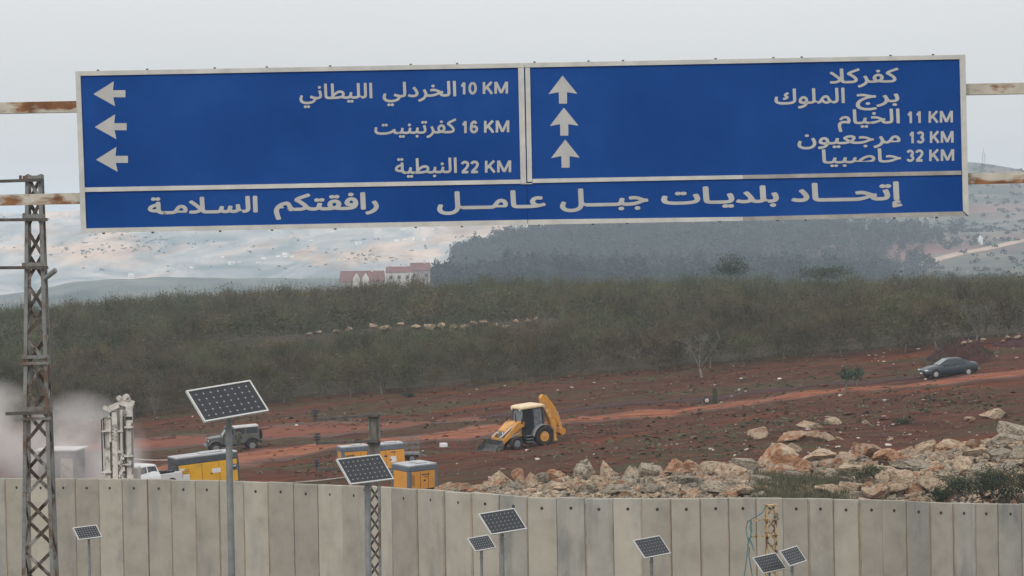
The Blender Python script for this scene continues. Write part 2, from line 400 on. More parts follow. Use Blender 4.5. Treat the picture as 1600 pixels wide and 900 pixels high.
# ------------------------------------------------------------------ mesh helpers
class MB:
    """Collects shapes, then links them as ONE mesh object."""

    def __init__(self):
        self.v, self.f, self.smooth, self.mi, self.cur = [], [], [], [], 0

    def add(self, vs, fs, smooth=False):
        o = len(self.v)
        self.v += [tuple(p) for p in vs]
        self.f += [tuple(i + o for i in q) for q in fs]
        self.smooth += [smooth] * len(fs)
        self.mi += [self.cur] * len(fs)
        return self

    def box(self, c, s, rot=None, taper=1.0, bev=0.0):
        hx, hy, hz = s[0] / 2, s[1] / 2, s[2] / 2
        if bev:
            b = min(bev, hx * .9, hy * .9, hz * .9)
            vs, fs = [], []
            bm = bmesh.new()
            bmesh.ops.create_cube(bm, size=1)
            for q in bm.verts:
                t = taper if q.co.z > 0 else 1
                q.co = Vector((q.co.x * s[0] * t, q.co.y * s[1] * t, q.co.z * s[2]))
            bmesh.ops.bevel(bm, geom=bm.edges[:], offset=b, segments=2, profile=0.6, affect='EDGES')
            bm.verts.index_update()
            vs = [q.co.copy() for q in bm.verts]
            fs = [[q.index for q in f.verts] for f in bm.faces]
            bm.free()
        else:
            vs = [Vector((x * hx * (taper if z > 0 else 1), y * hy * (taper if z > 0 else 1), z * hz)) for z in (-1, 1) for y in (-1, 1) for x in (-1, 1)]
            fs = [(0, 2, 3, 1), (4, 5, 7, 6), (0, 1, 5, 4), (2, 6, 7, 3), (0, 4, 6, 2), (1, 3, 7, 5)]
        if rot is not None:
            vs = [rot @ p for p in vs]
        return self.add([p + Vector(c) for p in vs], fs)

    def bar(self, a, b, w, h=None, up=(0, 0, 1)):
        a, b = Vector(a), Vector(b)
        z = (b - a)
        ln = z.length
        if ln < 1e-6:
            return self
        z /= ln
        u = Vector(up)
        if abs(z.dot(u)) > 0.98:
            u = Vector((0, 1, 0))
        x = u.cross(z).normalized()
        y = z.cross(x)
        m = Matrix((x, y, z)).transposed()
        return self.box((a + b) / 2, (w, h or w, ln), m)

    def cyl(self, a, b, r0, r1=None, n=12, cap=True, smooth=True):
        a, b = Vector(a), Vector(b)
        r1 = r0 if r1 is None else r1
        z = (b - a).normalized()
        u = Vector((0, 0, 1)) if abs(z.z) < 0.9 else Vector((1, 0, 0))
        x = u.cross(z).normalized()
        y = z.cross(x)
        vs = []
        for c, r in ((a, r0), (b, r1)):
            for i in range(n):
                t = 2 * math.pi * i / n
                vs.append(c + (x * math.cos(t) + y * math.sin(t)) * r)
        self.add(vs, [(i, (i + 1) % n, n + (i + 1) % n, n + i) for i in range(n)], smooth)
        if cap:
            self.add(vs[:n], [tuple(range(n))[::-1]])
            self.add(vs[n:], [tuple(range(n))])
        return self

    def tube(self, pts, rs, n=6):
        pts = [Vector(p) for p in pts]
        if not hasattr(rs, '__len__'):
            rs = [rs] * len(pts)
        rings = []
        for i, p in enumerate(pts):
            z = (pts[min(i + 1, len(pts) - 1)] - pts[max(i - 1, 0)]).normalized()
            u = Vector((0, 0, 1)) if abs(z.z) < 0.9 else Vector((1, 0, 0))
            x = u.cross(z).normalized()
            y = z.cross(x)
            rings.append([p + (x * math.cos(6.2832 * k / n) + y * math.sin(6.2832 * k / n)) * rs[i] for k in range(n)])
        return self.loft(rings)

    def loft(self, rings, caps=True, smooth=True):
        n = len(rings[0])
        vs = [p for r in rings for p in r]
        fs = []
        for j in range(len(rings) - 1):
            for i in range(n):
                fs.append((j * n + i, j * n + (i + 1) % n, (j + 1) * n + (i + 1) % n, (j + 1) * n + i))
        self.add(vs, fs, smooth)
        if caps:
            self.add(rings[0], [tuple(range(n))[::-1]])
            self.add(rings[-1], [tuple(range(n))])
        return self

    def prism(self, prof, y0, y1):
        """prof: (x, z) outline, extruded along y."""
        n = len(prof)
        vs = [(p[0], y0, p[1]) for p in prof] + [(p[0], y1, p[1]) for p in prof]
        fs = [(i, (i + 1) % n, n + (i + 1) % n, n + i) for i in range(n)] + [tuple(range(n))[::-1], tuple(range(n, 2 * n))]
        return self.add(vs, fs)

    def build(self, name, mat, parent=None, recalc=True):
        me = bpy.data.meshes.new(name)
        me.from_pydata([tuple(p) for p in self.v], [], self.f)
        me.polygons.foreach_set('use_smooth', self.smooth)
        me.polygons.foreach_set('material_index', self.mi)
        if recalc and len(self.f) < 20000:
            bm = bmesh.new()
            bm.from_mesh(me)
            bmesh.ops.recalc_face_normals(bm, faces=bm.faces[:])
            bm.to_mesh(me)
            bm.free()
        for m in (mat if isinstance(mat, (list, tuple)) else [mat]):
            me.materials.append(m)
        return link(name, me, parent)


def link(name, me, parent=None):
    o = bpy.data.objects.new(name, me)
    COL.objects.link(o)
    if parent is not None:
        o.parent = parent
    return o


def np_mesh(name, verts, faces, mat, smooth=False, parent=None):
    """verts (N,3), faces (M,k) arrays."""
    me = bpy.data.meshes.new(name)
    k = faces.shape[1]
    me.vertices.add(len(verts))
    me.vertices.foreach_set('co', np.asarray(verts, dtype=np.float32).ravel())
    me.loops.add(faces.size)
    me.loops.foreach_set('vertex_index', np.asarray(faces, dtype=np.int32).ravel())
    me.polygons.add(len(faces))
    me.polygons.foreach_set('loop_start', np.arange(0, faces.size, k, dtype=np.int32))
    me.polygons.foreach_set('use_smooth', np.full(len(faces), smooth))
    me.update(calc_edges=True)
    me.validate()
    me.materials.append(mat)
    return link(name, me, parent)


def tag(o, label=None, cat=None, group=None, kind=None):
    if label:
        o['label'] = label
    if cat:
        o['category'] = cat
    if group:
        o['group'] = group
    if kind:
        o['kind'] = kind
    return o


def thing(name, label, cat, loc=(0, 0, 0), rot=(0, 0, 0), group=None):
    o = bpy.data.objects.new(name, None)
    COL.objects.link(o)
    o.empty_display_size = 0.3
    o.location = loc
    o.rotation_euler = rot
    return tag(o, label, cat, group)


CHILD = {}


def copy_tree(o, parent=None):
    c = o.copy()
    COL.objects.link(c)
    if parent is not None:
        c.parent = parent
    for ch in list(o.children):
        copy_tree(ch, c)
    return c


# ------------------------------------------------------------------ terrain
class TPS:
    def __init__(self, pts, lam=1.0, s=100.0):
        p = np.array(pts, float)
        self.xy = p[:, :2] / s
        self.s = s
        n = len(p)
        d = np.linalg.norm(self.xy[:, None] - self.xy[None], axis=2)
        K = np.where(d > 0, d * d * np.log(d + 1e-12), 0) + np.eye(n) * lam * 1e-3
        P = np.c_[np.ones(n), self.xy]
        A = np.block([[K, P], [P.T, np.zeros((3, 3))]])
        self.w = np.linalg.solve(A, np.r_[p[:, 2], 0, 0, 0])

    def __call__(self, x, y):
        x, y = np.asarray(x, float) / self.s, np.asarray(y, float) / self.s
        sh = x.shape
        q = np.c_[x.ravel(), y.ravel()]
        out = np.empty(len(q))
        n = len(self.xy)
        for i in range(0, len(q), 20000):
            b = q[i:i + 20000]
            d = np.linalg.norm(b[:, None] - self.xy[None], axis=2)
            out[i:i + 20000] = np.where(d > 0, d * d * np.log(d + 1e-12), 0) @ self.w[:n] + self.w[n] + b @ self.w[n + 1:]
        return out.reshape(sh)


def waves(x, y, wl_, amp, seed, octaves=4):
    r = np.random.default_rng(seed)
    z = 0
    for o in range(octaves):
        for _ in range(3):
            a = r.uniform(0, 6.283)
            k = 6.283 / wl_ * r.uniform(0.7, 1.4)
            z = z + amp / 3 * np.sin(k * (x * math.cos(a) + y * math.sin(a)) + r.uniform(0, 6.283))
        wl_, amp = wl_ / 2.1, amp / 1.9
    return z


CREST = ([690, 800, 920, 1100, 1220, 1360, 1500, 1620], [757, 750, 740, 728, 718, 706, 692, 668])
_px = [(185, 785, 150), (20, 790, 165), (235, 770, 168), (320, 778, 170), (365, 706, 215), (250, 652, 258), (60, 668, 258), (600, 615, 262), (900, 591, 262),
       (1200, 568, 256), (1550, 532, 252), (1482, 589, 228), (810, 697, 195), (1100, 640, 213), (880, 663, 212), (600, 690, 205), (250, 735, 198), (1180, 680, 180), (1550, 652, 182),
       (650, 768, 152), (560, 745, 178), (1350, 690, 175), (1000, 690, 185), (1600, 584, 225), (1330, 608, 220),
       (100, 514, 430), (600, 477, 460), (1100, 478, 470), (1600, 486, 470), (350, 560, 340), (900, 525, 350), (1300, 500, 350), (1600, 490, 340)]
for q in (720, 850, 1000, 1150, 1300, 1450, 1600):
    yc = np.interp(q, *CREST)
    _px += [(q, yc + 13, 150), (q, 795, 134)]
_ctrl = [tuple(at(*q)) for q in _px]
_ctrl = [(p[0], p[1], p[2]) for p in _ctrl] + [(-170, 125, -17.5), (170, 125, -12), (-170, 640, -32), (170, 640, -32), (-170, 300, -20), (170, 300, -10), (0, 570, -25),
                                                (-100, 570, -27), (100, 570, -27), (-40, 132, -16), (-60, 200, -17.8), (70, 200, -12.5), (-20, 132, -15.6)]
_near = TPS(_ctrl, lam=0.6)


def _terrace(px, py):
    """Where the line of sight meets the top of a bank 2.3 m above the natural slope."""
    for d in np.arange(275, 420, 1.0):
        p = at(px, py, d)
        if float(_near(np.array([p.x]), np.array([p.y]))[0]) + 2.3 >= p.z:
            return p
    return at(px, py, 375)


STONE_ROW = [_terrace(*q) for q in ((430, 531), (500, 525), (580, 516), (660, 513), (760, 508), (870, 501))]


def field_z(x, y):
    x, y = np.asarray(x, float), np.asarray(y, float)
    z = _near(x, y) + waves(x, y, 11, 0.16, 3, 5)
    yr = np.interp(x, [p.x for p in STONE_ROW], [p.y for p in STONE_ROW])
    inr = np.clip((x + 45) / 12, 0, 1) * np.clip((18 - x) / 12, 0, 1)
    t = np.clip((y - (yr - 5)) / 5, 0, 1)
    bump = t * t * (3 - 2 * t) * np.exp(-np.clip(y - yr, 0, None) ** 2 / (2 * 14 ** 2))
    return z + bump * inr * 2.2


def fz(x, y):
    return float(field_z(np.array([x]), np.array([y]))[0])


def ground_at(px, d):
    """Point on the field under pixel column px at depth d."""
    p = at(px, 600, d)
    for _ in range(3):
        z = fz(p.x, d)
        py = 600 - (z - p.z) * FPX / d
        p = at(px, py, d)
        p.z = fz(p.x, d)
    return p


# wall line: joints (px) and depth
JOINTS = [-258, -220, -182, -144, -106, -68, -30, 8, 45, 81, 117, 153, 190, 229.5, 267, 304.6, 342.8, 379.5, 418, 458, 496, 534, 573, 611, 651, 693, 736, 780, 824, 869, 913, 957.5, 1002.6, 1049, 1094.6,
          1139, 1182, 1223, 1263, 1303, 1342, 1379, 1417, 1453, 1489, 1524, 1560, 1597, 1633, 1669, 1705, 1741, 1777, 1813, 1849]
WD = ([-260, 500, 740, 1000, 1140, 1380, 1850], [144, 131, 121, 118, 119, 121, 128])
WT = ([-260, 190, 400, 496, 573, 651, 736, 824, 913, 1139, 1263, 1417, 1500, 1850], [748, 748, 753, 757, 760, 765, 770, 777, 779, 779, 779, 783, 787, 790])


def wall_pt(px, py=None):
    return at(px, np.interp(px, *WT) if py is None else py, float(np.interp(px, *WD)))


_wx = [wall_pt(j).x for j in JOINTS]
_wy = [wall_pt(j).y for j in JOINTS]


def wall_y(x):
    return np.interp(x, [-200] + _wx + [200], [150] + _wy + [140])


def build_grounds():
    xs = np.r_[np.linspace(-170, -62, 30), np.linspace(-61, 61, 230), np.linspace(62, 170, 30)]
    ss = np.r_[np.linspace(0.18, 150, 300), np.linspace(151, 345, 150), np.linspace(348, 520, 40)]
    X = np.broadcast_to(xs, (len(ss), len(xs))).copy()
    Y = wall_y(xs)[None, :] + ss[:, None]
    Z = field_z(X, Y)
    X, Y, Z = np.r_[X[:1], X], np.r_[Y[:1] - 0.02, Y], np.r_[np.full_like(Z[:1], -22), Z]     # cut bank down to the roadside
    h, w = X.shape
    i = np.arange((h - 1) * w).reshape(h - 1, w)[:, :-1].ravel()
    np_mesh('ground', np.c_[X.ravel(), Y.ravel(), Z.ravel()], np.c_[i, i + 1, i + w + 1, i + w], M_['field'], True)['kind'] = 'structure'
    ys = np.linspace(0, 1, 40)
    X = np.broadcast_to(xs, (40, len(xs))).copy()
    Y = -60 + (wall_y(xs)[None, :] - 0.25 + 60) * ys[:, None]
    Z = -6.0 - 0.1 * np.clip(Y, -20, None)
    h, w = X.shape
    i = np.arange((h - 1) * w).reshape(h - 1, w)[:, :-1].ravel()
    np_mesh('roadside_ground', np.c_[X.ravel(), Y.ravel(), Z.ravel()], np.c_[i, i + 1, i + w + 1, i + w], M_['front'], True)['kind'] = 'structure'


build_grounds()


def ribbon(name, pts, widths, mat, lift=0.07):
    """A strip laid on the field along (x, y) points."""
    p = np.array(pts, float)
    t = np.linspace(0, len(p) - 1, len(p) * 14)
    k = np.arange(len(p))
    x, y, w = np.interp(t, k, p[:, 0]), np.interp(t, k, p[:, 1]), np.interp(t, k, widths)
    for _ in range(6):
        x[1:-1] = (x[:-2] + 2 * x[1:-1] + x[2:]) / 4
        y[1:-1] = (y[:-2] + 2 * y[1:-1] + y[2:]) / 4
    dx, dy = np.gradient(x), np.gradient(y)
    L = np.hypot(dx, dy)
    nx, ny = -dy / L, dx / L
    wob = 1 + 0.16 * waves(x, y, 7, 1, 8, 3)
    cols = np.linspace(-0.5, 0.5, 11)
    V = []
    for c in cols:
        sgn = wob if c > 0 else 1 + 0.16 * waves(x + 40, y, 6, 1, 9, 3)
        vx, vy = x + nx * w * c * sgn, y + ny * w * c * sgn
        rut = -0.05 * (abs(abs(c) - 0.22) < 0.08)
        vz = field_z(vx, vy) + (lift + rut if abs(c) < 0.45 else -0.06)
        V.append(np.c_[vx, vy, vz])
    V = np.stack(V, 1).reshape(-1, 3)
    n, m = len(x), len(cols)
    i = np.arange((n - 1) * m).reshape(n - 1, m)[:, :-1].ravel()
    o = np_mesh(name, V, np.c_[i, i + 1, i + m + 1, i + m], mat, True)
    at_ = o.data.attributes.new('edge', 'FLOAT', 'POINT')
    at_.data.foreach_set('value', np.tile(np.clip((np.abs(cols) - 0.1) / 0.4, 0, 1), n).astype(np.float32))
    o['kind'] = 'structure'
    return o


def gpx(q):
    """Points of the field seen at given (px, py): march along the line of sight."""
    out = []
    for px, py in q:
        best = None
        for d in np.arange(128, 300, 1.0):
            p = at(px, py, d)
            if fz(p.x, p.y) >= p.z:
                best = p
                break
        p = best or at(px, py, 215)
        out.append((p.x, p.y))
    return out


ribbon('dirt_track', gpx([(1660, 578), (1590, 585), (1480, 597), (1330, 611), (1200, 627), (1060, 645), (940, 657), (840, 665), (720, 678), (600, 690), (480, 702), (380, 717), (250, 738), (150, 745)]),
       [7, 6.5, 6, 5.6, 5.8, 6, 6.4, 7.5, 9, 11, 12, 12, 11, 9], M_['track'])
M_['rut_soil'] = pmat('rut_soil', [(0.35, (0.13, 0.042, 0.021)), (0.65, (0.25, 0.088, 0.044))], scale=0.9, detail=8, rough=0.95, coords='World', stretch=(0.3, 1, 1))
_tp = gpx([(1660, 578), (1590, 585), (1480, 597), (1330, 611), (1200, 627), (1060, 645), (940, 657), (840, 665), (720, 678), (600, 690), (480, 702), (380, 717), (250, 738)])
ribbon('tyre_rut', [(x, y - 0.95) for x, y in _tp], [0.5] * 13, M_['rut_soil'], 0.10)
ribbon('tyre_rut', [(x, y + 0.95) for x, y in _tp], [0.5] * 13, M_['rut_soil'], 0.10)
ribbon('soil_bank', gpx([(1440, 592), (1330, 600), (1200, 613), (1060, 628), (900, 641), (760, 652)]), [2, 3.2, 3.6, 3.8, 3.8, 3.0], M_['dark_soil'], 0.10)
ribbon('soil_strip', gpx([(760, 655), (640, 664), (520, 672), (400, 680), (250, 692), (120, 700)]), [5, 9, 12, 13, 13, 11], M_['strip_soil'], 0.05)


# ------------------------------------------------------------------ far hills
def heightfield(name, xs, ys, zf, mat):
    X, Y = np.meshgrid(xs, ys)
    Z = zf(X, Y)
    h, w = X.shape
    i = np.arange((h - 1) * w).reshape(h - 1, w)[:, :-1].ravel()
    o = np_mesh(name, np.c_[X.ravel(), Y.ravel(), Z.ravel()], np.c_[i, i + 1, i + w + 1, i + w], mat, True)
    o['kind'] = 'structure'
    return o


hill_mat = pmat('scrub_slope', [(0.32, (0.030, 0.040, 0.032)), (0.5, (0.085, 0.085, 0.062)), (0.7, (0.19, 0.16, 0.13))], scale=0.02, detail=9, rough=0.95, coords='World', stretch=(1, 1.0, 1),
                stops2=[(0.3, (0.13, 0.065, 0.055)), (0.7, (0.21, 0.115, 0.10))], scale2=0.0055, f2=(0.50, 0.58), stretch2=(0.8, 1.0, 3))
far_mat = pmat('terraced_slope', [(0.34, (0.12, 0.16, 0.165)), (0.5, (0.30, 0.30, 0.29)), (0.66, (0.50, 0.45, 0.40))], scale=0.022, detail=14, rough=0.95, coords='World', stretch=(0.7, 0.10, 2.2),
               stops2=[(0.36, (0.26, 0.18, 0.13)), (0.6, (0.62, 0.44, 0.32))], scale2=0.0075, f2=(0.50, 0.58), stretch2=(0.7, 0.10, 3.0), distort=1.2)
ridge_mat = pmat('wooded_ridge', [(0.35, (0.05, 0.07, 0.065)), (0.65, (0.16, 0.17, 0.15))], scale=0.02, detail=9, rough=0.95, coords='World', stretch=(1, .6, 4))

_hr = [tuple(at(*q)) for q in [(1340, 436, 1720), (1600, 378, 1890), (1450, 408, 1800), (1520, 252, 2900), (1600, 270, 2900), (1300, 300, 2900), (1520, 332, 2350), (1600, 330, 2350),
                               (1200, 445, 1500), (1700, 290, 2900), (1780, 370, 1890), (1340, 372, 2200), (1700, 440, 1300), (1500, 445, 1300), (1200, 450, 1300), (1000, 450, 1300), (800, 452, 1300), (700, 455, 1300),
                               (600, 470, 1300), (450, 480, 1300), (1000, 372, 1950), (850, 378, 1950), (780, 388, 1950), (720, 405, 1950), (680, 432, 1950), (640, 450, 1950), (560, 470, 1950), (400, 490, 1950), (1200, 365, 2000),
                               (1100, 330, 2700), (900, 372, 2700), (700, 440, 2700), (500, 470, 2700)]]
_hr = TPS(_hr, lam=0.3, s=700)


def hill_z(x, y):
    return np.maximum(_hr(x, y), -90) + waves(x, y, 150, 1.4, 21, 2) - 60 * np.clip((1240 - y) / 120, 0, 1) - 60 * np.clip((y - 3000) / 500, 0, 1)


heightfield('right_hill', np.linspace(-300, 760, 200), np.linspace(1130, 3400, 260), hill_z, hill_mat)


def far_z(x, y):
    crest = np.interp(x, [-1500, -650, -500, -200, 0, 200, 900], [18, 14, 16, 22, 20, 14, 20])
    t = np.clip((y - 2500) / 1200, 0, 1)
    z = -78 + (crest + 78) * (t ** 0.9)
    z = z - np.clip((y - 3750) / 900, 0, 1) ** 1.3 * 70
    return z + waves(x, y, 900, 9, 31, 5) * np.clip((y - 2450) / 400, 0, 1)


heightfield('far_slope', np.linspace(-1500, 1300, 240), np.linspace(2050, 4800, 220), far_z, far_mat)


def ridge_z(x, y):
    ax = x / y * FPX + 800
    crest_py = np.interp(ax, [-400, 0, 130, 330, 560, 720, 900], [470, 462, 443, 432, 440, 452, 470])
    zc = -(crest_py - (330 + 0.0185 * (800 - ax))) / FPX * 1800
    t = (y - 1800) / 300
    return zc - 35 * t * t + waves(x, y, 160, 1.6, 41, 4)


heightfield('wooded_ridge', np.linspace(-600, 60, 140), np.linspace(1480, 2200, 90), ridge_z, ridge_mat)
vx, vy = np.linspace(-2400, 2400, 30), np.linspace(560, 7600, 40)
heightfield('valley_floor', vx, vy, lambda x, y: np.full(x.shape, -84.0) + waves(x, y, 1400, 3, 51, 2), ridge_mat)


def far_road():
    pts = [at(*q) for q in [(1300, 440, 1690), (1340, 431, 1720), (1390, 421, 1755), (1440, 412, 1790), (1490, 404, 1820), (1530, 393, 1845), (1560, 381, 1870), (1600, 374, 1900), (1660, 368, 1940)]]
    t = np.linspace(0, len(pts) - 1, 90)
    k = np.arange(len(pts))
    x, y = np.interp(t, k, [p.x for p in pts]), np.interp(t, k, [p.y for p in pts])
    for _ in range(8):
        x[1:-1] = (x[:-2] + 2 * x[1:-1] + x[2:]) / 4
        y[1:-1] = (y[:-2] + 2 * y[1:-1] + y[2:]) / 4
    V = []
    for c in (-1, -0.4, 0.4, 1):
        yy = y + c * 8
        V.append(np.c_[x, yy, hill_z(x, yy) + (0.9 if abs(c) < 0.5 else 0.3)])
    V = np.stack(V, 1).reshape(-1, 3)
    n = len(x)
    i = np.arange((n - 1) * 4).reshape(n - 1, 4)[:, :-1].ravel()
    o = np_mesh('hill_road', V, np.c_[i, i + 1, i + 5, i + 4], pmat('hill_road_dirt', [(0.3, (0.34, 0.24, 0.18)), (0.7, (0.44, 0.33, 0.26))], scale=0.1, rough=0.95, coords='World'), True)
    o['kind'] = 'structure'


far_road()

# ------------------------------------------------------------------ haze
hz = MB().box((0, 3900, -20), (5400, 8000, 148)).build('haze', M_['white'])
hm = bpy.data.materials.new('haze_air')
hm.use_nodes = True
hm.node_tree.nodes.remove(hm.node_tree.nodes['Principled BSDF'])
pv = hm.node_tree.nodes.new('ShaderNodeVolumePrincipled')
pv.inputs['Color'].default_value = (0.76, 0.89, 1.0, 1)
pv.inputs['Density'].default_value = HAZE_DENSITY
pv.inputs['Anisotropy'].default_value = 0.0
hm.node_tree.links.new(pv.outputs[0], hm.node_tree.nodes['Material Output'].inputs['Volume'])
hz.data.materials.clear()
hz.data.materials.append(hm)
hz['kind'] = 'stuff'


# ------------------------------------------------------------------ foliage makers
def leaf_cloud(n, centre, rad, size, rng, squash=1.0, clumps=9, hollow=0.3, aspect=0.45):
    """n small leaf triangles gathered in clumps inside an ellipsoid; returns verts (3n,3)."""
    cc = rng.normal(size=(clumps, 3))
    cc /= np.linalg.norm(cc, axis=1)[:, None]
    cc *= rng.uniform(hollow, 1.0, (clumps, 1)) * np.array(rad)
    k = rng.integers(0, clumps, n)
    p = cc[k] + rng.normal(size=(n, 3)) * np.array(rad) * 0.30
    p = p + np.array(centre)
    a = rng.normal(size=(n, 3))
    a /= np.linalg.norm(a, axis=1)[:, None]
    b = np.cross(a, rng.normal(size=(n, 3)))
    b /= np.linalg.norm(b, axis=1)[:, None]
    s = size * rng.uniform(0.6, 1.4, (n, 1))
    v = np.stack([p - a * s, p + a * s, p + b * s * aspect * 2], 1)
    return v.reshape(-1, 3)


def branches(mb, rng, base, height, r0, spread, n_limbs, twigs=3, lean=0.0, fork=0.25, n=5):
    """A tapered trunk, limbs and twigs; returns limb tips."""
    base = Vector(base)
    top = base + Vector((rng.uniform(-.1, .1) * height, rng.uniform(-.1, .1) * height, height * fork))
    mb.tube([base - Vector((0, 0, 0.2)), base + (top - base) * 0.5 + Vector((rng.uniform(-.04, .04), 0, 0)), top], [r0 * 1.25, r0, r0 * 0.85], n)
    tips = []
    for i in range(n_limbs):
        a = 6.283 * (i + rng.uniform(-.3, .3)) / n_limbs
        s = spread * rng.uniform(0.55, 1.0)
        end = base + Vector((math.cos(a) * s, math.sin(a) * s, height * rng.uniform(0.75, 1.0)))
        mid = top.lerp(end, 0.5) + Vector((rng.uniform(-.15, .15), rng.uniform(-.15, .15), rng.uniform(-.1, .25))) * spread * 0.4
        mb.tube([top, mid, end], [r0 * 0.6, r0 * 0.38, r0 * 0.12], n)
        tips.append(end)
        for _ in range(twigs):
            f = rng.uniform(0.35, 0.95)
            s0 = (top.lerp(mid, f * 2) if f < 0.5 else mid.lerp(end, f * 2 - 1))
            e2 = s0 + Vector((rng.normal(), rng.normal(), abs(rng.normal()) + 0.5)) * spread * 0.22
            m2 = s0.lerp(e2, 0.5) + Vector((rng.normal(), rng.normal(), rng.normal())) * spread * 0.04
            mb.tube([s0, m2, e2], [r0 * 0.25, r0 * 0.16, r0 * 0.06], 4)
            tips.append(e2)
    return tips


def tri_faces(v):
    return np.arange(len(v), dtype=np.int32).reshape(-1, 3)


# orchard prototypes: trunk mesh + crown mesh
def orchard_proto(seed):
    rng = np.random.default_rng(seed)
    h = rng.uniform(3.0, 3.8)
    mb = MB()
    tips = branches(mb, rng, (0, 0, 0), h * 0.92, 0.085, 1.5, 6, 4, fork=0.26, n=5)
    v = [leaf_cloud(1050, (0, 0, h * 0.53), (1.75, 1.75, h * 0.40), 0.085, rng, clumps=18, hollow=0.3, aspect=0.4)]
    # bare twigs reaching out of the crown
    nt_ = 260
    a = rng.uniform(0, 6.283, nt_)
    el = rng.uniform(0.1, 1.5, nt_)
    d = np.c_[np.cos(a) * np.cos(el), np.sin(a) * np.cos(el), np.sin(el)]
    p0 = d * np.array([1.1, 1.1, h * 0.24]) * rng.uniform(0.4, 1.1, (nt_, 1)) + np.array([0, 0, h * 0.55])
    p1 = p0 + (d + rng.normal(size=d.shape) * 0.35 + np.array([0, 0, 0.5])) * rng.uniform(0.4, 0.85, (nt_, 1))
    s = np.cross(p1 - p0, rng.normal(size=d.shape))
    s /= np.linalg.norm(s, axis=1)[:, None]
    v.append(np.stack([p0 - s * 0.014, p0 + s * 0.014, p1], 1).reshape(-1, 3))
    return mb, np.concatenate(v)


ORCH = [orchard_proto(100 + i) for i in range(6)]


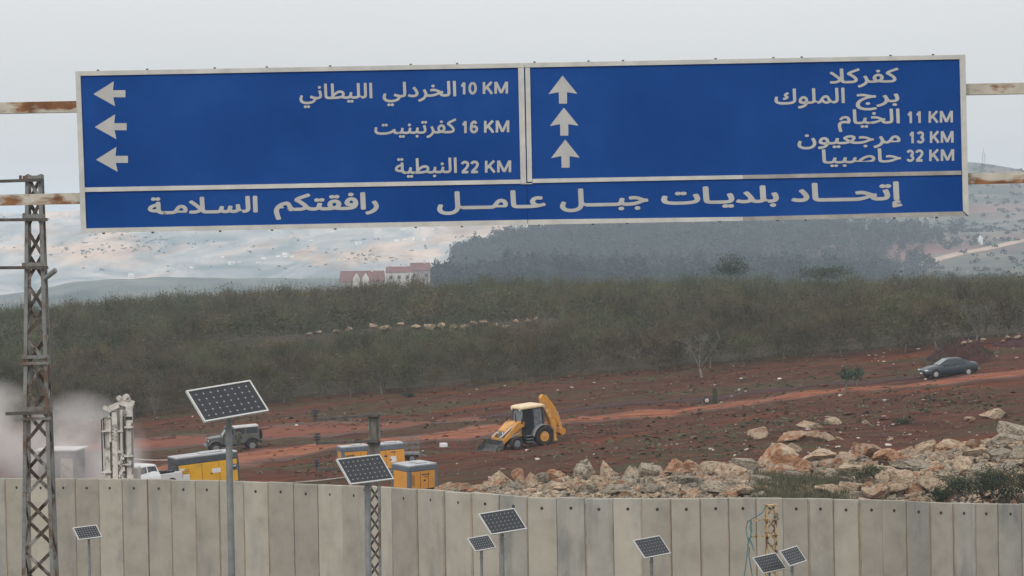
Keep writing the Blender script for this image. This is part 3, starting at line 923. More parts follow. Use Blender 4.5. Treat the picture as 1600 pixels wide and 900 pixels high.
def orchard():
    rng = np.random.default_rng(5)
    # front edge of the orchard, as seen in the photograph
    fp = [(-20, 667), (60, 666), (250, 651), (420, 637), (600, 617), (750, 605), (900, 592), (1050, 582), (1200, 569), (1350, 556), (1450, 548), (1560, 536), (1640, 530)]
    fx, fy = zip(*gpx(fp))
    spots = []
    for r in range(52):
        if r > 3 and r % 6 == 5:
            continue                            # a wider lane between blocks of rows
        dd = r * 4.1
        n = int(230 / 2.8)
        for i in range(n):
            x = -105 + i * 2.8 + rng.uniform(-.8, .8)
            y = np.interp(x, fx, fy) + 1.0 + dd + rng.uniform(-1.0, 1.0)
            if y > 474 or abs(x) > 0.195 * y + 4:
                continue
            yr = np.interp(x, [p.x for p in STONE_ROW], [p.y for p in STONE_ROW])
            if STONE_ROW[0].x - 3 < x < STONE_ROW[-1].x + 1 and yr - 21.0 < y < yr + 2.2:
                continue
            if x > 39 and y < np.interp(x, fx, fy) + 8 and rng.uniform() < 0.6:
                continue
            if rng.uniform() < 0.04:
                continue
            spots.append((x, y, r))
    spots.sort(key=lambda s: s[1] - np.interp(s[0], fx, fy))
    z = field_z(np.array([s[0] for s in spots]), np.array([s[1] for s in spots]))
    # dull grass floor under the trees
    xs = np.linspace(-105, 105, 211)
    ss = np.r_[np.linspace(5.0, 40, 50), np.linspace(42, 225, 90)]
    e0 = np.interp(xs, fx, fy)
    X = np.broadcast_to(xs, (len(ss), len(xs))).copy()
    Y = e0[None, :] + ss[:, None] + (0.8 * waves(xs, xs * 0, 9, 1, 61, 3))[None, :] * (ss[:, None] < 7)
    Z = field_z(X, Y) + 0.22
    Z[0] -= 0.5
    h_, w_ = X.shape
    i_ = np.arange((h_ - 1) * w_).reshape(h_ - 1, w_)[:, :-1].ravel()
    np_mesh('orchard_floor', np.c_[X.ravel(), Y.ravel(), Z.ravel()], np.c_[i_, i_ + 1, i_ + w_ + 1, i_ + w_],
            pmat('orchard_floor', [(0.3, (0.024, 0.018, 0.010)), (0.7, (0.060, 0.045, 0.026))], scale=0.7, detail=7, rough=0.95, coords='World'), True)['kind'] = 'structure'
    # six originals, then copies
    protos = []
    n_ind = 0
    VV, TT = [], []
    for k, ((x, y, r), zz) in enumerate(zip(spots, z)):
        ang, sc = rng.uniform(0, 6.283), rng.uniform(0.66, 1.26)
        inview = abs(x) < 0.183 * y
        if n_ind < 290 and inview:
            if len(protos) < 6:
                mb, v = ORCH[len(protos)]
                root = thing('orchard_tree', '', 'tree', group='orchard trees at the front edge of the grove')
                mb.build('trunk', M_['bark'], root, recalc=False)
                np_mesh('crown', v, tri_faces(v), M_['orchard'], parent=root)
                protos.append(root)
            else:
                root = copy_tree(protos[rng.integers(0, 6)])
            root.location = (x, y, zz - 0.05)
            root.rotation_euler = (0, 0, ang)
            root.scale = (sc, sc, sc * rng.uniform(0.9, 1.1))
            px = x / y * FPX + 800
            row = 'in the front row' if r == 0 else ('in the second row' if r == 1 else 'deeper in the grove')
            where = ('behind the drilling mast' if px < 215 else 'between drilling mast and jeep' if px < 430 else 'beyond the orange compressors' if px < 700
                     else 'beyond the backhoe' if px < 900 else 'between backhoe and young plants' if px < 1290 else 'beyond the young plants' if px < 1420 else 'beyond the dark sedan')
            root['label'] = f'low twiggy olive brown tree {row}, {where}'
            n_ind += 1
        else:
            mb, v = ORCH[rng.integers(0, 6)]
            t = v.reshape(-1, 3, 3)
            near = y < 330
            t = t[rng.permutation(len(t))[:(520 if near else 330)]]
            c = t.mean(1, keepdims=True)
            t = c + (t - c) * (1.3 if near else 1.75)
            q = t.reshape(-1, 3) * sc
            ca, sa = math.cos(ang), math.sin(ang)
            VV.append(np.c_[q[:, 0] * ca - q[:, 1] * sa + x, q[:, 0] * sa + q[:, 1] * ca + y, q[:, 2] + zz])
            TT.append(np.full(len(q) // 3, rng.uniform(0.62, 1.35)))
    V = np.concatenate(VV)
    o = np_mesh('orchard_trees_beyond', V, tri_faces(V), M_['orchard_mass'])
    at_ = o.data.attributes.new('tone', 'FLOAT', 'FACE')
    at_.data.foreach_set('value', np.concatenate(TT).astype(np.float32))
    m = M_['orchard_mass']                       # each tree of the mass has a tone of its own
    n, l = m.node_tree.nodes, m.node_tree.links
    b = n['Principled BSDF']
    src = b.inputs['Base Color'].links[0].from_socket
    a_ = n.new('ShaderNodeAttribute')
    a_.attribute_name = 'tone'
    mx = n.new('ShaderNodeMix')
    mx.data_type = 'RGBA'
    mx.blend_type = 'MULTIPLY'
    mx.inputs['Factor'].default_value = 1
    l.new(src, mx.inputs[6])
    l.new(a_.outputs['Fac'], mx.inputs[7])
    l.new(mx.outputs[2], b.inputs['Base Color'])
    tag(o, 'dense olive brown grove of bare low trees covering the rise', 'grove', kind='stuff')


orchard()


def conifer(rng, h):
    """Leaf triangles of one dark conifer, with whorls of drooping branches."""
    out = []
    n = 26
    for i in range(n):
        f = (i + rng.uniform(0, 1)) / n
        z = h * (0.08 + 0.92 * f)
        r = h * 0.30 * (1 - f) ** 0.55 * rng.uniform(0.65, 1.2) + 0.15
        for k in range(7):
            a = rng.uniform(0, 6.283)
            d = np.array([math.cos(a), math.sin(a), 0])
            s = np.array([-d[1], d[0], 0])
            p = d * r * rng.uniform(0.1, 0.5) + np.array([0, 0, z])
            tip = d * r + np.array([0, 0, z + rng.uniform(-0.5, 0.35)])
            w = r * rng.uniform(0.2, 0.4)
            out += [p - s * w, p + s * w + np.array([0, 0, rng.uniform(-.5, .5)]), tip]
    return np.array(out)


def far_point(px, py):
    a, b = at(px, py, 2150), at(px, py, 4200)
    ys = np.arange(2150, 4200, 12.0)
    x = np.interp(ys, [2150, 4200], [a.x, b.x])
    z = np.interp(ys, [2150, 4200], [a.z, b.z])
    hit = np.nonzero(far_z(x, ys) >= z)[0]
    return at(px, py, float(ys[hit[0]]) if len(hit) else 3700.0)


def forest():
    rng = np.random.default_rng(9)
    pr = [conifer(rng, rng.uniform(11, 14)) for _ in range(5)]
    for _ in range(6):
        h = rng.uniform(9, 12)
        pr.append(leaf_cloud(190, (0, 0, h * 0.52), (h * 0.34, h * 0.34, h * 0.36), 0.75, rng, clumps=9, hollow=0.4, aspect=0.6))
    VV = []
    for _ in range(4300):
        px, d = rng.uniform(655, 1500), rng.uniform(1290, 2020)
        f = (d - 1290) / 730
        if px < 672 + f * 40 or (px > 1180 and rng.uniform() < 0.25 + (px - 1180) / 450) or (px > 1300 and f < (px - 1300) / 260):
            continue
        p = at(px, 400, d)
        z = float(hill_z(np.array([p.x]), np.array([d]))[0])
        t = pr[rng.integers(0, 5) if rng.uniform() < 0.3 else rng.integers(5, 11)]
        s = rng.uniform(0.8, 1.45)
        a = rng.uniform(0, 6.283)
        q = t * s
        VV.append(np.c_[q[:, 0] * math.cos(a) - q[:, 1] * math.sin(a) + p.x, q[:, 0] * math.sin(a) + q[:, 1] * math.cos(a) + d, q[:, 2] + z])
    V = np.concatenate(VV)
    o = np_mesh('pine_forest', V, tri_faces(V), M_['pine'])
    tag(o, 'dark blue grey conifer wood on the hill beyond the grove', 'forest', kind='stuff')
    VV = []
    cc = [(rng.uniform(-60, 760), rng.uniform(325, 440)) for _ in range(38)]
    for _ in range(380):
        c_ = cc[rng.integers(0, 38)]
        px, py = rng.normal(c_[0], 26), rng.normal(c_[1], 3.5)
        p = far_point(px, py)
        q = leaf_cloud(14, (0, 0, 2.0), (5.0, 5.0, 2.4), 3.0, rng, clumps=3)
        VV.append(q * rng.uniform(0.15, 0.5) + np.array(p[:]))
    V = np.concatenate(VV)
    tag(np_mesh('far_scrub', V, tri_faces(V), M_['weed']), 'scattered trees and scrub on the far pale slope', 'scrub', kind='stuff')
    # scrub dots on the hill
    VV = []
    for _ in range(700):
        px, d = rng.uniform(1250, 1640), rng.uniform(1400, 2850)
        p = at(px, 400, d)
        z = float(hill_z(np.array([p.x]), np.array([d]))[0])
        q = leaf_cloud(26, (0, 0, 1.0), (2.6, 2.6, 1.6), 1.1, rng, clumps=4)
        VV.append(q * rng.uniform(0.5, 1.3) + np.array([p.x, d, z]))
    V = np.concatenate(VV)
    tag(np_mesh('hill_scrub', V, tri_faces(V), M_['pine']), 'sparse scrub dotted over the hazy hillside', 'scrub', kind='stuff')


forest()


def shrub(name, label, px, py, d, w, h, mat, n, seed, cat='shrub', group=None, leaf=0.1, stems=True):
    rng = np.random.default_rng(seed)
    base = at(px, py, d)
    t = thing(name, label, cat, (base.x, base.y, base.z), group=group)
    if stems:
        mb = MB()
        branches(mb, rng, (0, 0, 0), h * 0.8, max(0.03, w * 0.025), w * 0.35, 5, 2, fork=0.2)
        mb.build('stem', M_['bark'], t, recalc=False)
    v = leaf_cloud(n, (0, 0, h * 0.52), (w * 0.40, w * 0.36, h * 0.36), leaf, rng, clumps=14, hollow=0.2)
    v[:, 2] = np.maximum(v[:, 2], 0.02)
    np_mesh('foliage', v, tri_faces(v), mat, parent=t)
    return t


shrub('round_bush', 'round dark bush standing above the grove skyline against the blue wood', 1141, 440, 462, 7.5, 4.6, M_['shrub'], 1500, 1, 'bush', leaf=0.17)
shrub('spreading_bush', 'wide low green bush on the grove skyline below the sign corner', 1282, 440, 462, 10.0, 3.0, M_['shrub'], 1500, 2, 'bush', leaf=0.17)

# ------------------------------------------------------------------ border wall
def wall_panel(i, j0, j1):
    a, b = wall_pt(j0), wall_pt(j1)
    top = (a.z + b.z) / 2 + random.uniform(-0.022, 0.022)
    w = (b - a).xy.length
    mid = (a + b) / 2
    yaw = math.atan2(b.y - a.y, b.x - a.x)
    H = top + 6.0 + 0.1 * mid.y + 0.3
    t = thing('wall_panel', '', 'wall panel', (mid.x, mid.y, top - H), (random.uniform(-.004, .004), random.uniform(-.002, .002), yaw + random.uniform(-.035, .035)), 'tall concrete panels of the border wall')
    t['kind'] = 'thing'
    hw, th = w / 2 - 0.008, 0.24
    c = 0.02
    mb = MB()
    hx, hzz, r = random.uniform(-.04, .04), H - 0.44, 0.072
    n = 12
    zb = H - 1.0
    out = []                                    # outline of the hole's square neighbourhood, n points
    for k in range(n):
        ang = 2 * math.pi * (k + 0.5) / n
        cx, sz = math.cos(ang), math.sin(ang)
        m_ = max(abs(cx), abs(sz))
        out.append((cx / m_, sz / m_))
    def sq(p):
        x = p[0] * (hw - c - 0.0) if p[0] * p[0] >= 0 else 0
        z = (hzz + p[1] * (H - 0.02 - hzz)) if p[1] > 0 else (hzz + p[1] * (hzz - zb))
        return (x, 0, z)
    outer = [sq(p) for p in out]
    outer = [(math.copysign(hw - c, p[0]) if abs(p[0]) > 0.985 * (hw - c) else p[0], 0, p[2]) for p in outer]
    inner = [(hx + r * math.cos(2 * math.pi * (k + 0.5) / n), 0, hzz + r * math.sin(2 * math.pi * (k + 0.5) / n)) for k in range(n)]
    vs = outer + inner
    mb.add(vs, [(k, (k + 1) % n, n + (k + 1) % n, n + k) for k in range(n)])
    # square corners the ring leaves out, then the rest of the front, chamfers, sides, back, top
    F = [(-hw + c, 0, zb), (hw - c, 0, zb), (hw - c, 0, H - 0.02), (-hw + c, 0, H - 0.02)]
    for cx, cz in ((-1, 0), (1, 0), (1, 1), (-1, 1)):
        near = sorted(range(n), key=lambda k: (outer[k][0] - cx * (hw - c)) ** 2 + (outer[k][2] - (H - .02 if cz else zb)) ** 2)[:2]
        mb.add([outer[near[0]], outer[near[1]], (cx * (hw - c), 0, H - .02 if cz else zb)], [(0, 1, 2)])
    mb.add([(-hw + c, 0, 0), (hw - c, 0, 0), (hw - c, 0, zb), (-hw + c, 0, zb)], [(0, 1, 2, 3)])
    fr = [(-hw + c, 0, 0), (hw - c, 0, 0), (hw - c, 0, H - .02), (-hw + c, 0, H - .02)]
    ed = [(-hw, c, 0), (hw, c, 0), (hw, c, H), (-hw, c, H)]
    bk = [(-hw, th, 0), (hw, th, 0), (hw, th, H), (-hw, th, H)]
    mb.add(fr + ed + bk, [(1, 2, 6, 5), (2, 3, 7, 6), (3, 0, 4, 7), (5, 6, 10, 9), (6, 7, 11, 10), (7, 4, 8, 11), (9, 10, 11, 8)])
    # ground-level foot at the back
    mb.box((0, th + 0.45, 0.15), (2 * hw, 0.9, 0.3))
    sl = (b.z - a.z) / w
    mb.v = [(q[0], q[1], q[2] + (sl * q[0] if q[2] > H - 0.9 else 0)) for q in mb.v]
    mb.build('slab', M_['concrete' if random.random() < 0.74 else 'concrete_grey'], t)
    MB().cyl((hx, 0.004, hzz), (hx, th - 0.03, hzz), r * 0.99, n=12).build('lifting_hole', M_['hole'], t)
    sm = MB()
    for s in (-1, 1):
        if random.random() < 0.6:
            ww = random.uniform(0.015, 0.05)
            sm.box((s * (hw - c - ww / 2), -0.001, H * 0.5), (ww, 0.004, H - random.uniform(0.05, 0.5)))
    if sm.v:
        sm.build('joint_seal', M_['concrete_edge'], t)
    pxm = (j0 + j1) / 2
    special = [(60, 'pale concrete wall panel crossed by the tall lattice pole at its edge'), (99, 'pale concrete wall panel just right of the tall lattice pole'),
               (135, 'pale concrete wall panel behind the small solar lamp beside the tall lattice pole'),
               (171, 'concrete wall panel below the white drilling mast'), (248, 'concrete wall panel below the tail of the white pickup truck'),
               (285, 'concrete wall panel below the bright yellow compressor stickers'), (361, 'concrete wall panel behind the post of the largest solar lamp'),
               (553, 'concrete wall panel behind the lamp post beside the slim pole'), (592, 'concrete wall panel behind the slim lattice pole with insulator arms'),
               (631, 'concrete wall panel below the nearest orange compressor'), (758, 'concrete wall panel behind the lower of two neighbouring solar lamps'),
               (802, 'concrete wall panel behind the upper of two neighbouring solar lamps'), (1026, 'concrete wall panel behind the lone solar lamp in the middle of the bank'),
               (1160, 'concrete wall panel behind the dangling teal wires'), (1202, 'concrete wall panel behind the short rusty yellow lattice pole'),
               (1243, 'concrete wall panel behind the rear solar lamp by the rusty pole')]
    for q, lab in special:
        if j0 <= q < j1:
            t['label'] = lab
            return
    seg = ('between rusty yellow pole and frame edge' if pxm > 1262 else 'between middle solar lamps and rusty yellow pole' if pxm > 820
           else 'between largest solar lamp and slim pole' if 380 < pxm < 560 else 'between tall pole and largest solar lamp' if pxm < 380 else 'below the orange compressors')
    t['label'] = f'plain pale concrete wall panel {seg}, nothing in front'


for i in range(len(JOINTS) - 1):
    wall_panel(i, JOINTS[i], JOINTS[i + 1])


# ------------------------------------------------------------------ sign: lettering
DS = 36.0
FORMS = {'ا': (0xFE8D, 0xFE8E), 'إ': (0xFE87, 0xFE88), 'ب': (0xFE8F,), 'ة': (0xFE93, 0xFE94), 'ت': (0xFE95,), 'ج': (0xFE9D,), 'ح': (0xFEA1,), 'خ': (0xFEA5,), 'د': (0xFEA9, 0xFEAA),
         'ر': (0xFEAD, 0xFEAE), 'س': (0xFEB1,), 'ص': (0xFEB9,), 'ط': (0xFEC1,), 'ع': (0xFEC9,), 'ف': (0xFED1,), 'ق': (0xFED5,), 'ك': (0xFED9,), 'ل': (0xFEDD,), 'م': (0xFEE1,),
         'ن': (0xFEE5,), 'و': (0xFEED, 0xFEEE), 'ي': (0xFEF1,), 'ﻻ': (0xFEFB, 0xFEFC)}


def shape(word):
    """Contextual Arabic letter forms in visual (left to right) order."""
    w = word.replace('لا', 'ﻻ')
    out = []
    for i, ch in enumerate(w):
        if ch == 'ـ':
            out.append('ـ')
            continue
        f = FORMS[ch]
        prev_joins = i > 0 and (w[i - 1] == 'ـ' or len(FORMS.get(w[i - 1], (0,) * 2)) == 1)
        next_ok = i < len(w) - 1
        if len(f) == 2:
            out.append(chr(f[1] if prev_joins else f[0]))
        else:
            k = {(0, 0): 0, (1, 0): 1, (0, 1): 2, (1, 1): 3}[(int(prev_joins), int(next_ok))]
            out.append(chr(f[0] + k))
    return ''.join(out[::-1])


_tmp = []


def font_splines(s):
    c = bpy.data.curves.new('tmp', 'FONT')
    c.body = s
    o = bpy.data.objects.new('tmp', c)
    COL.objects.link(o)
    bpy.context.view_layer.update()
    cu = o.to_curve(bpy.context.evaluated_depsgraph_get())
    sp = [([tuple(b.co) for b in q.bezier_points], [tuple(b.handle_left) for b in q.bezier_points], [tuple(b.handle_right) for b in q.bezier_points]) for q in cu.splines]
    o.to_curve_clear()
    bpy.data.objects.remove(o)
    bpy.data.curves.remove(c)
    return sp


def fill(splines, offset):
    c = bpy.data.curves.new('tmp', 'CURVE')
    c.dimensions = '2D'
    c.fill_mode = 'BOTH'
    c.resolution_u = 5
    c.offset = offset
    for co, hl, hr in splines:
        s = c.splines.new('BEZIER')
        s.bezier_points.add(len(co) - 1)
        for b, p, q, r in zip(s.bezier_points, co, hl, hr):
            b.handle_left_type = b.handle_right_type = 'FREE'
            b.co, b.handle_left, b.handle_right = p, q, r
        s.use_cyclic_u = True
    o = bpy.data.objects.new('tmp', c)
    COL.objects.link(o)
    bpy.context.view_layer.update()
    me = o.evaluated_get(bpy.context.evaluated_depsgraph_get()).to_mesh()
    vs = [tuple(v.co) for v in me.vertices]
    fs = [tuple(p.vertices) for p in me.polygons]
    o.evaluated_get(bpy.context.evaluated_depsgraph_get()).to_mesh_clear()
    bpy.data.objects.remove(o)
    bpy.data.curves.remove(c)
    return vs, fs


_alef = font_splines(chr(0xFE8D))
ALEF_H = max(p[1] for s in _alef for p in s[0])
_nspl = {}


def contours(g):
    """Fill every outer contour of a glyph with its own holes, so that overlapping strokes do not cancel."""
    def area(p):
        return sum(p[i - 1][0] * p[i][1] - p[i][0] * p[i - 1][1] for i in range(len(p))) / 2

    def inside(q, p):
        r = False
        for i in range(len(p)):
            (xa, ya), (xb, yb) = p[i - 1][:2], p[i][:2]
            if (ya > q[1]) != (yb > q[1]) and q[0] < (xb - xa) * (q[1] - ya) / (yb - ya) + xa:
                r = not r
        return r
    if not g:
        return []
    ar = [area(sp[0]) for sp in g]
    sg = max(ar, key=abs)
    outs = [k for k in range(len(g)) if ar[k] * sg > 0]
    res = []
    for k in outs:
        holes = [g[h] for h in range(len(g)) if ar[h] * sg <= 0 and inside(g[h][0][0], g[k][0])]
        res.append(fill([g[k]] + holes, 0))
    return res


def arabic(mb, word, xl, xr, base, alef, offset=0.012, depth=0.004):
    """Fill a word into px xl..xr, baseline py at its middle, alef height in px."""
    s = shape(word)
    sp = font_splines(s)
    k = 0
    groups = []
    for ch in s:
        if ch not in _nspl:
            _nspl[ch] = len(font_splines(ch))
        groups.append(sp[k:k + _nspl[ch]])
        k += _nspl[ch]
    pieces = []
    for g in groups:
        pieces += contours(g)
    x0 = min(v[0] for m, _ in pieces for v in m) - offset
    x1 = max(v[0] for m, _ in pieces for v in m) + offset
    xm = (xl + xr) / 2
    ring = [(0, 0)] + [(math.cos(R(a)) * offset, math.sin(R(a)) * offset) for a in range(0, 360, 45)]
    for i, (vs, fs) in enumerate(pieces):
        for j, (ox, oy) in enumerate(ring):
            pts = []
            for v in vs:
                px = xl + (v[0] + ox - x0) / (x1 - x0) * (xr - xl)
                py = base - (px - xm) * 0.0185 - (v[1] + oy) / ALEF_H * alef
                p = at(px, py, DS)
                p.y -= depth + 0.00015 * ((i % 4) * 9 + j)
                pts.append(p)
            mb.add(pts, fs)


def strokes(mb, lines, xl, xr, base, h, wid, depth=0.004):
    """Letter strokes: each line is a list of (u, v) in a unit cell, drawn with width wid (px)."""
    k = 0
    for ln in lines:
        P = [Vector((xl + u * (xr - xl), base - v * h)) for u, v in ln]
        L, Rr = [], []
        for i, p in enumerate(P):
            a = (P[i] - P[i - 1]).normalized() if i else (P[1] - P[0]).normalized()
            b = (P[i + 1] - P[i]).normalized() if i < len(P) - 1 else a
            t = (a + b).normalized()
            nrm = Vector((-t.y, t.x))
            sc = 1 / max(0.5, nrm.dot(Vector((-a.y, a.x))))
            L.append(p + nrm * wid / 2 * sc)
            Rr.append(p - nrm * wid / 2 * sc)
        vs = []
        for q in L + Rr:
            w = at(q.x, q.y - (q.x - xl) * 0.0185, DS)
            w.y -= depth + 0.0006 * (k + 1)
            vs.append(w)
        n = len(P)
        mb.add(vs, [(i, i + 1, n + i + 1, n + i) for i in range(n - 1)])
        k += 1


def arc(cx, cy, rx, ry, a0, a1, n=14):
    return [(cx + rx * math.cos(R(a0 + (a1 - a0) * i / n)), cy + ry * math.sin(R(a0 + (a1 - a0) * i / n))) for i in range(n + 1)]


GL = {
    '0': [arc(.5, .5, .36, .43, 90, 450, 24)],
    '1': [[(.22, .70), (.40, .76), (.56, .98)], [(.58, 1.0), (.58, 0)]],
    '2': [arc(.5, .70, .36, .23, 165, -20, 12) + [(.70, .45), (.18, .07)], [(.12, .075), (.90, .075)]],
    '3': [arc(.48, .72, .33, .21, 160, -80, 12), arc(.48, .29, .37, .22, 85, -160, 14)],
    '6': [arc(.5, .31, .35, .24, 90, 450, 20), [(.15, .36), (.16, .55), (.25, .80), (.42, .92), (.60, .93), (.80, .78)]],
    'K': [[(.13, 0), (.13, 1)], [(.16, .36), (.86, 1.0)], [(.40, .58), (.90, 0)]],
    'M': [[(.10, 0), (.10, 1)], [(.12, .98), (.5, .05)], [(.5, .05), (.88, .98)], [(.90, 0), (.90, 1)]],
    'J': [[(.75, 1), (.75, .3)] + arc(.45, .3, .3, .23, 0, -170, 8)],
    'C': [arc(.55, .5, .4, .43, 45, 315, 16)],
    'B': [[(.15, 0), (.15, 1)], [(.15, .93), (.5, .93)] + arc(.5, .73, .28, .2, 90, -90, 8) + [(.15, .53)], [(.15, .53), (.55, .53)] + arc(.55, .30, .32, .23, 90, -90, 8) + [(.15, .07)]],
}


def distance(mb, ku, num, xl, xr, base, h):
    """'10 KM' style: digits then KM, spread from xl to xr."""
    tot = xr - xl
    cells = [(num[0], 0.0, 0.165), (num[1], 0.185, 0.355), ('K', 0.475, 0.69), ('M', 0.715, 1.0)]
    for ch, a, b in cells:
        x0 = xl + tot * a
        strokes(ku if ch in 'KM' else mb, GL[ch], x0, xl + tot * b, base - (x0 - xl) * 0.0185, h, h * 0.215)


def px_poly(mb, pts, depth, d=DS):
    vs = []
    for x, y in pts:
        p = at(x, y, d)
        p.y -= depth
        vs.append(p)
    mb.add(vs, [tuple(range(len(vs)))])


def px_bar(mb, quad, depth, thick):
    """A box whose front is the quad (px), proud of the sign by depth."""
    a = [at(x, y, DS) for x, y in quad]
    f = [p + Vector((0, -depth, 0)) for p in a]
    b = [p + Vector((0, -depth + thick, 0)) for p in a]
    mb.add(f + b, [(0, 1, 2, 3), (7, 6, 5, 4), (0, 4, 5, 1), (1, 5, 6, 2), (2, 6, 7, 3), (3, 7, 4, 0)])


def build_sign():
    c = at(815, 225, DS)
    t = thing('overhead_road_sign', 'large blue overhead direction sign with white frame, arrows and Arabic place names', 'road sign', (0, 0, 0))
    TL, TR, BR, BL = (118, 111.5), (1508, 85.5), (1513.5, 337.5), (127, 364)
    TM, BM = (819.5, 98.5), (824, 351.3)
    m = MB()
    px_bar(m, [TL, TM, BM, BL], 0.0, 0.05)
    m.build('panel', M_['blue'], t)
    m = MB()
    px_bar(m, [(TM[0] + 0.6, TM[1]), TR, BR, (BM[0] + 0.6, BM[1])], 0.0, 0.05)
    m.build('panel', M_['blue'], t)

    m = MB()
    px_bar(m, [(TM[0] - 3, TM[1] + 3), (TM[0] + 4, TM[1] + 3), (BM[0] + 4, BM[1] - 2), (BM[0] - 3, BM[1] - 2)], -0.054, 0.03)
    m.build('seam_light_stop', M_['dark_steel'], t)  # added dark strip, keeps background light from showing through the seam

    def lerp(a, b, f):
        return (a[0] + (b[0] - a[0]) * f, a[1] + (b[1] - a[1]) * f)
    fr = MB()
    w = 9.0
    # top rails, side rails, middle rails, bottom rails
    px_bar(fr, [TL, TM, (TM[0], TM[1] + 7), (TL[0] + 7, TL[1] + 7)], 0.02, 0.075)
    px_bar(fr, [(TM[0] + 0.8, TM[1]), TR, (TR[0] - 7, TR[1] + 7), (TM[0] + 0.8, TM[1] + 7)], 0.02, 0.075)
    px_bar(fr, [(TL[0], TL[1] + 0.4), (TL[0] + 8, TL[1] + 7.2), (BL[0] + 8, BL[1] - 7), (BL[0], BL[1])], 0.0215, 0.078)
    px_bar(fr, [(TR[0] - 9, TR[1] + 7.2), (TR[0], TR[1] + 0.3), (BR[0], BR[1]), (BR[0] - 9, BR[1] - 8)], 0.0215, 0.078)
    px_bar(fr, [(BL[0] + 8, BL[1] - 7.2), (BM[0], BM[1] - 8), BM, BL], 0.02, 0.075)
    px_bar(fr, [(BM[0] + 0.8, BM[1] - 8), (1161, 338.8), (1161, 345), (BM[0] + 0.8, BM[1])], 0.02, 0.075)
    # divider rails
    px_bar(fr, [(809.5, 106), (818.6, 106), (822.3, 286), (813.5, 286)], 0.019, 0.02)
    px_bar(fr, [(820.6, 106), (828, 106), (831.5, 284), (824, 284)], 0.019, 0.02)
    px_bar(fr, [(132, 293), (813.2, 280.5), (813.2, 287), (132, 300)], 0.018, 0.018)
    px_bar(fr, [(832, 279.5), (1161, 273.6), (1161, 279.6), (832, 286)], 0.018, 0.018)
    px_bar(fr, [(813.4, 286.5), (831.8, 286.2), (831.8, 287.5), (813.4, 287.8)], 0.0185, 0.018)
    fr.build('frame', M_['frame'], t)
    fd = MB()
    px_bar(fd, [(1161.4, 273.6), (1502, 266.6), (1502, 273), (1161.4, 279.6)], 0.018, 0.018)
    px_bar(fd, [(1161.4, 338.8), (1504, 330.2), (1510, 337.5), (1161.4, 345)], 0.0205, 0.075)
    tag(fd.build('frame_rail', M_['frame_dark'], t), 'dull worn grey lower rail')
    # bolts that fix the rails
    for i in range(15):
        f = (i + random.uniform(.2, .8)) / 15
        q = lerp(TL, TR, f)
        p = at(q[0], q[1] - 0.7, DS + 0.02)
        MB().box(p, (0.028, 0.03, 0.022)).build('bolt', M_['dark_steel'], t)
        q = lerp(BL, BR, f)
        p = at(q[0], q[1] + 0.7, DS + 0.02)
        MB().box(p, (0.03, 0.03, 0.028)).build('bolt', M_['dark_steel'], t)
    # arrows
    for y, x in ((147, 146), (198.5, 148), (249.5, 150)):
        a = MB()
        px_poly(a, [(x, y), (x + 32, y - 20), (x + 30.5, y - 6), (x + 50, y - 6), (x + 50, y + 5), (x + 31, y + 5), (x + 34, y + 19)][::-1], 0.004)
        tag(a.build('arrow', M_['letter'], t), 'arrow pointing left')
    for y, x in ((118, 879), (168, 881), (218, 883)):
        a = MB()
        px_poly(a, [(x, y), (x + 23, y + 28.5), (x + 7, y + 26), (x + 7, y + 44), (x - 5.5, y + 44), (x - 6, y + 26), (x - 22, y + 29)], 0.004)
        tag(a.build('arrow', M_['letter'], t), 'arrow pointing straight up')
    lines = [('place_name', [('الخردلي', 598, 713, 151, 23), ('الليطاني', 468, 582, 154, 23)]),
             ('place_name', [('كفرتبنيت', 585, 713, 208.5, 22)]), ('place_name', [('النبطية', 617, 714, 270.5, 23)]),
             ('place_name', [('كفركلا', 1296, 1404, 129, 22)]), ('place_name', [('برج', 1337, 1405, 159.5, 22), ('الملوك', 1210, 1320, 161.5, 23)]),
             ('place_name', [('الخيام', 1309, 1406, 193, 22)]), ('place_name', [('مرجعيون', 1246, 1407, 224.5, 22)]), ('place_name', [('حاصبيا', 1284, 1408, 254, 21)]),
             ('slogan', [('إتحـــاد', 1236, 1410, 313, 27), ('بلديـات', 1033, 1217, 317, 25), ('جبـــل', 875, 1013, 321, 26), ('عـامـــل', 683, 853, 325, 26)]),
             ('slogan', [('رافقتكم', 428, 592, 327.5, 25), ('السـلامـة', 231, 403, 332.5, 24)])]
    for nm, ws in lines:
        for wd, xl, xr, base, al in ws:
            mb = MB()
            arabic(mb, wd, xl, xr, base, al, 0.032 if nm == 'slogan' else 0.020)
            mb.build(nm + '_word', M_['letter'], t, recalc=False)
    for num, xl, xr, base, h in (('10', 718, 794, 147.5, 18.5), ('16', 720, 796, 208, 18.5), ('22', 720, 799, 270.5, 18.5), ('11', 1416, 1489, 192.5, 18), ('13', 1419, 1490, 224, 18), ('32', 1416, 1491, 252.5, 18)):
        mb, ku = MB(), MB()
        distance(mb, ku, num, xl, xr, base, h)
        mb.build('distance_number', M_['letter'], t, recalc=False)
        ku.build('distance_unit', M_['letter'], t, recalc=False)


build_sign()


def build_gantry():
    t = thing('sign_gantry', 'rusty cream steel gantry of two long beams carrying the blue road sign', 'gantry')
    for y0, y1, x0, x1 in ((168, 139, -260, 1860), (311.5, 278.5, -260, 1860)):
        def cy(x):
            return y0 + (y1 - y0) * (x - 60) / 1500
        a, b = at(x0, cy(x0), DS + 0.22), at(x1, cy(x1), DS + 0.22)
        m = MB()
        m.bar(a, b, 0.14, 0.215, up=(0, 1, 0))
        o = m.build('beam', M_['beam'], t)
    for x in (-250, 1850):
        p = at(x, 225, DS + 0.22)
        MB().box((p.x, p.y + 0.25, (p.z - 9.8) / 2 + 0.6), (0.3, 0.3, p.z + 9.8 + 1.2)).build('post', M_['beam'], t)


build_gantry()


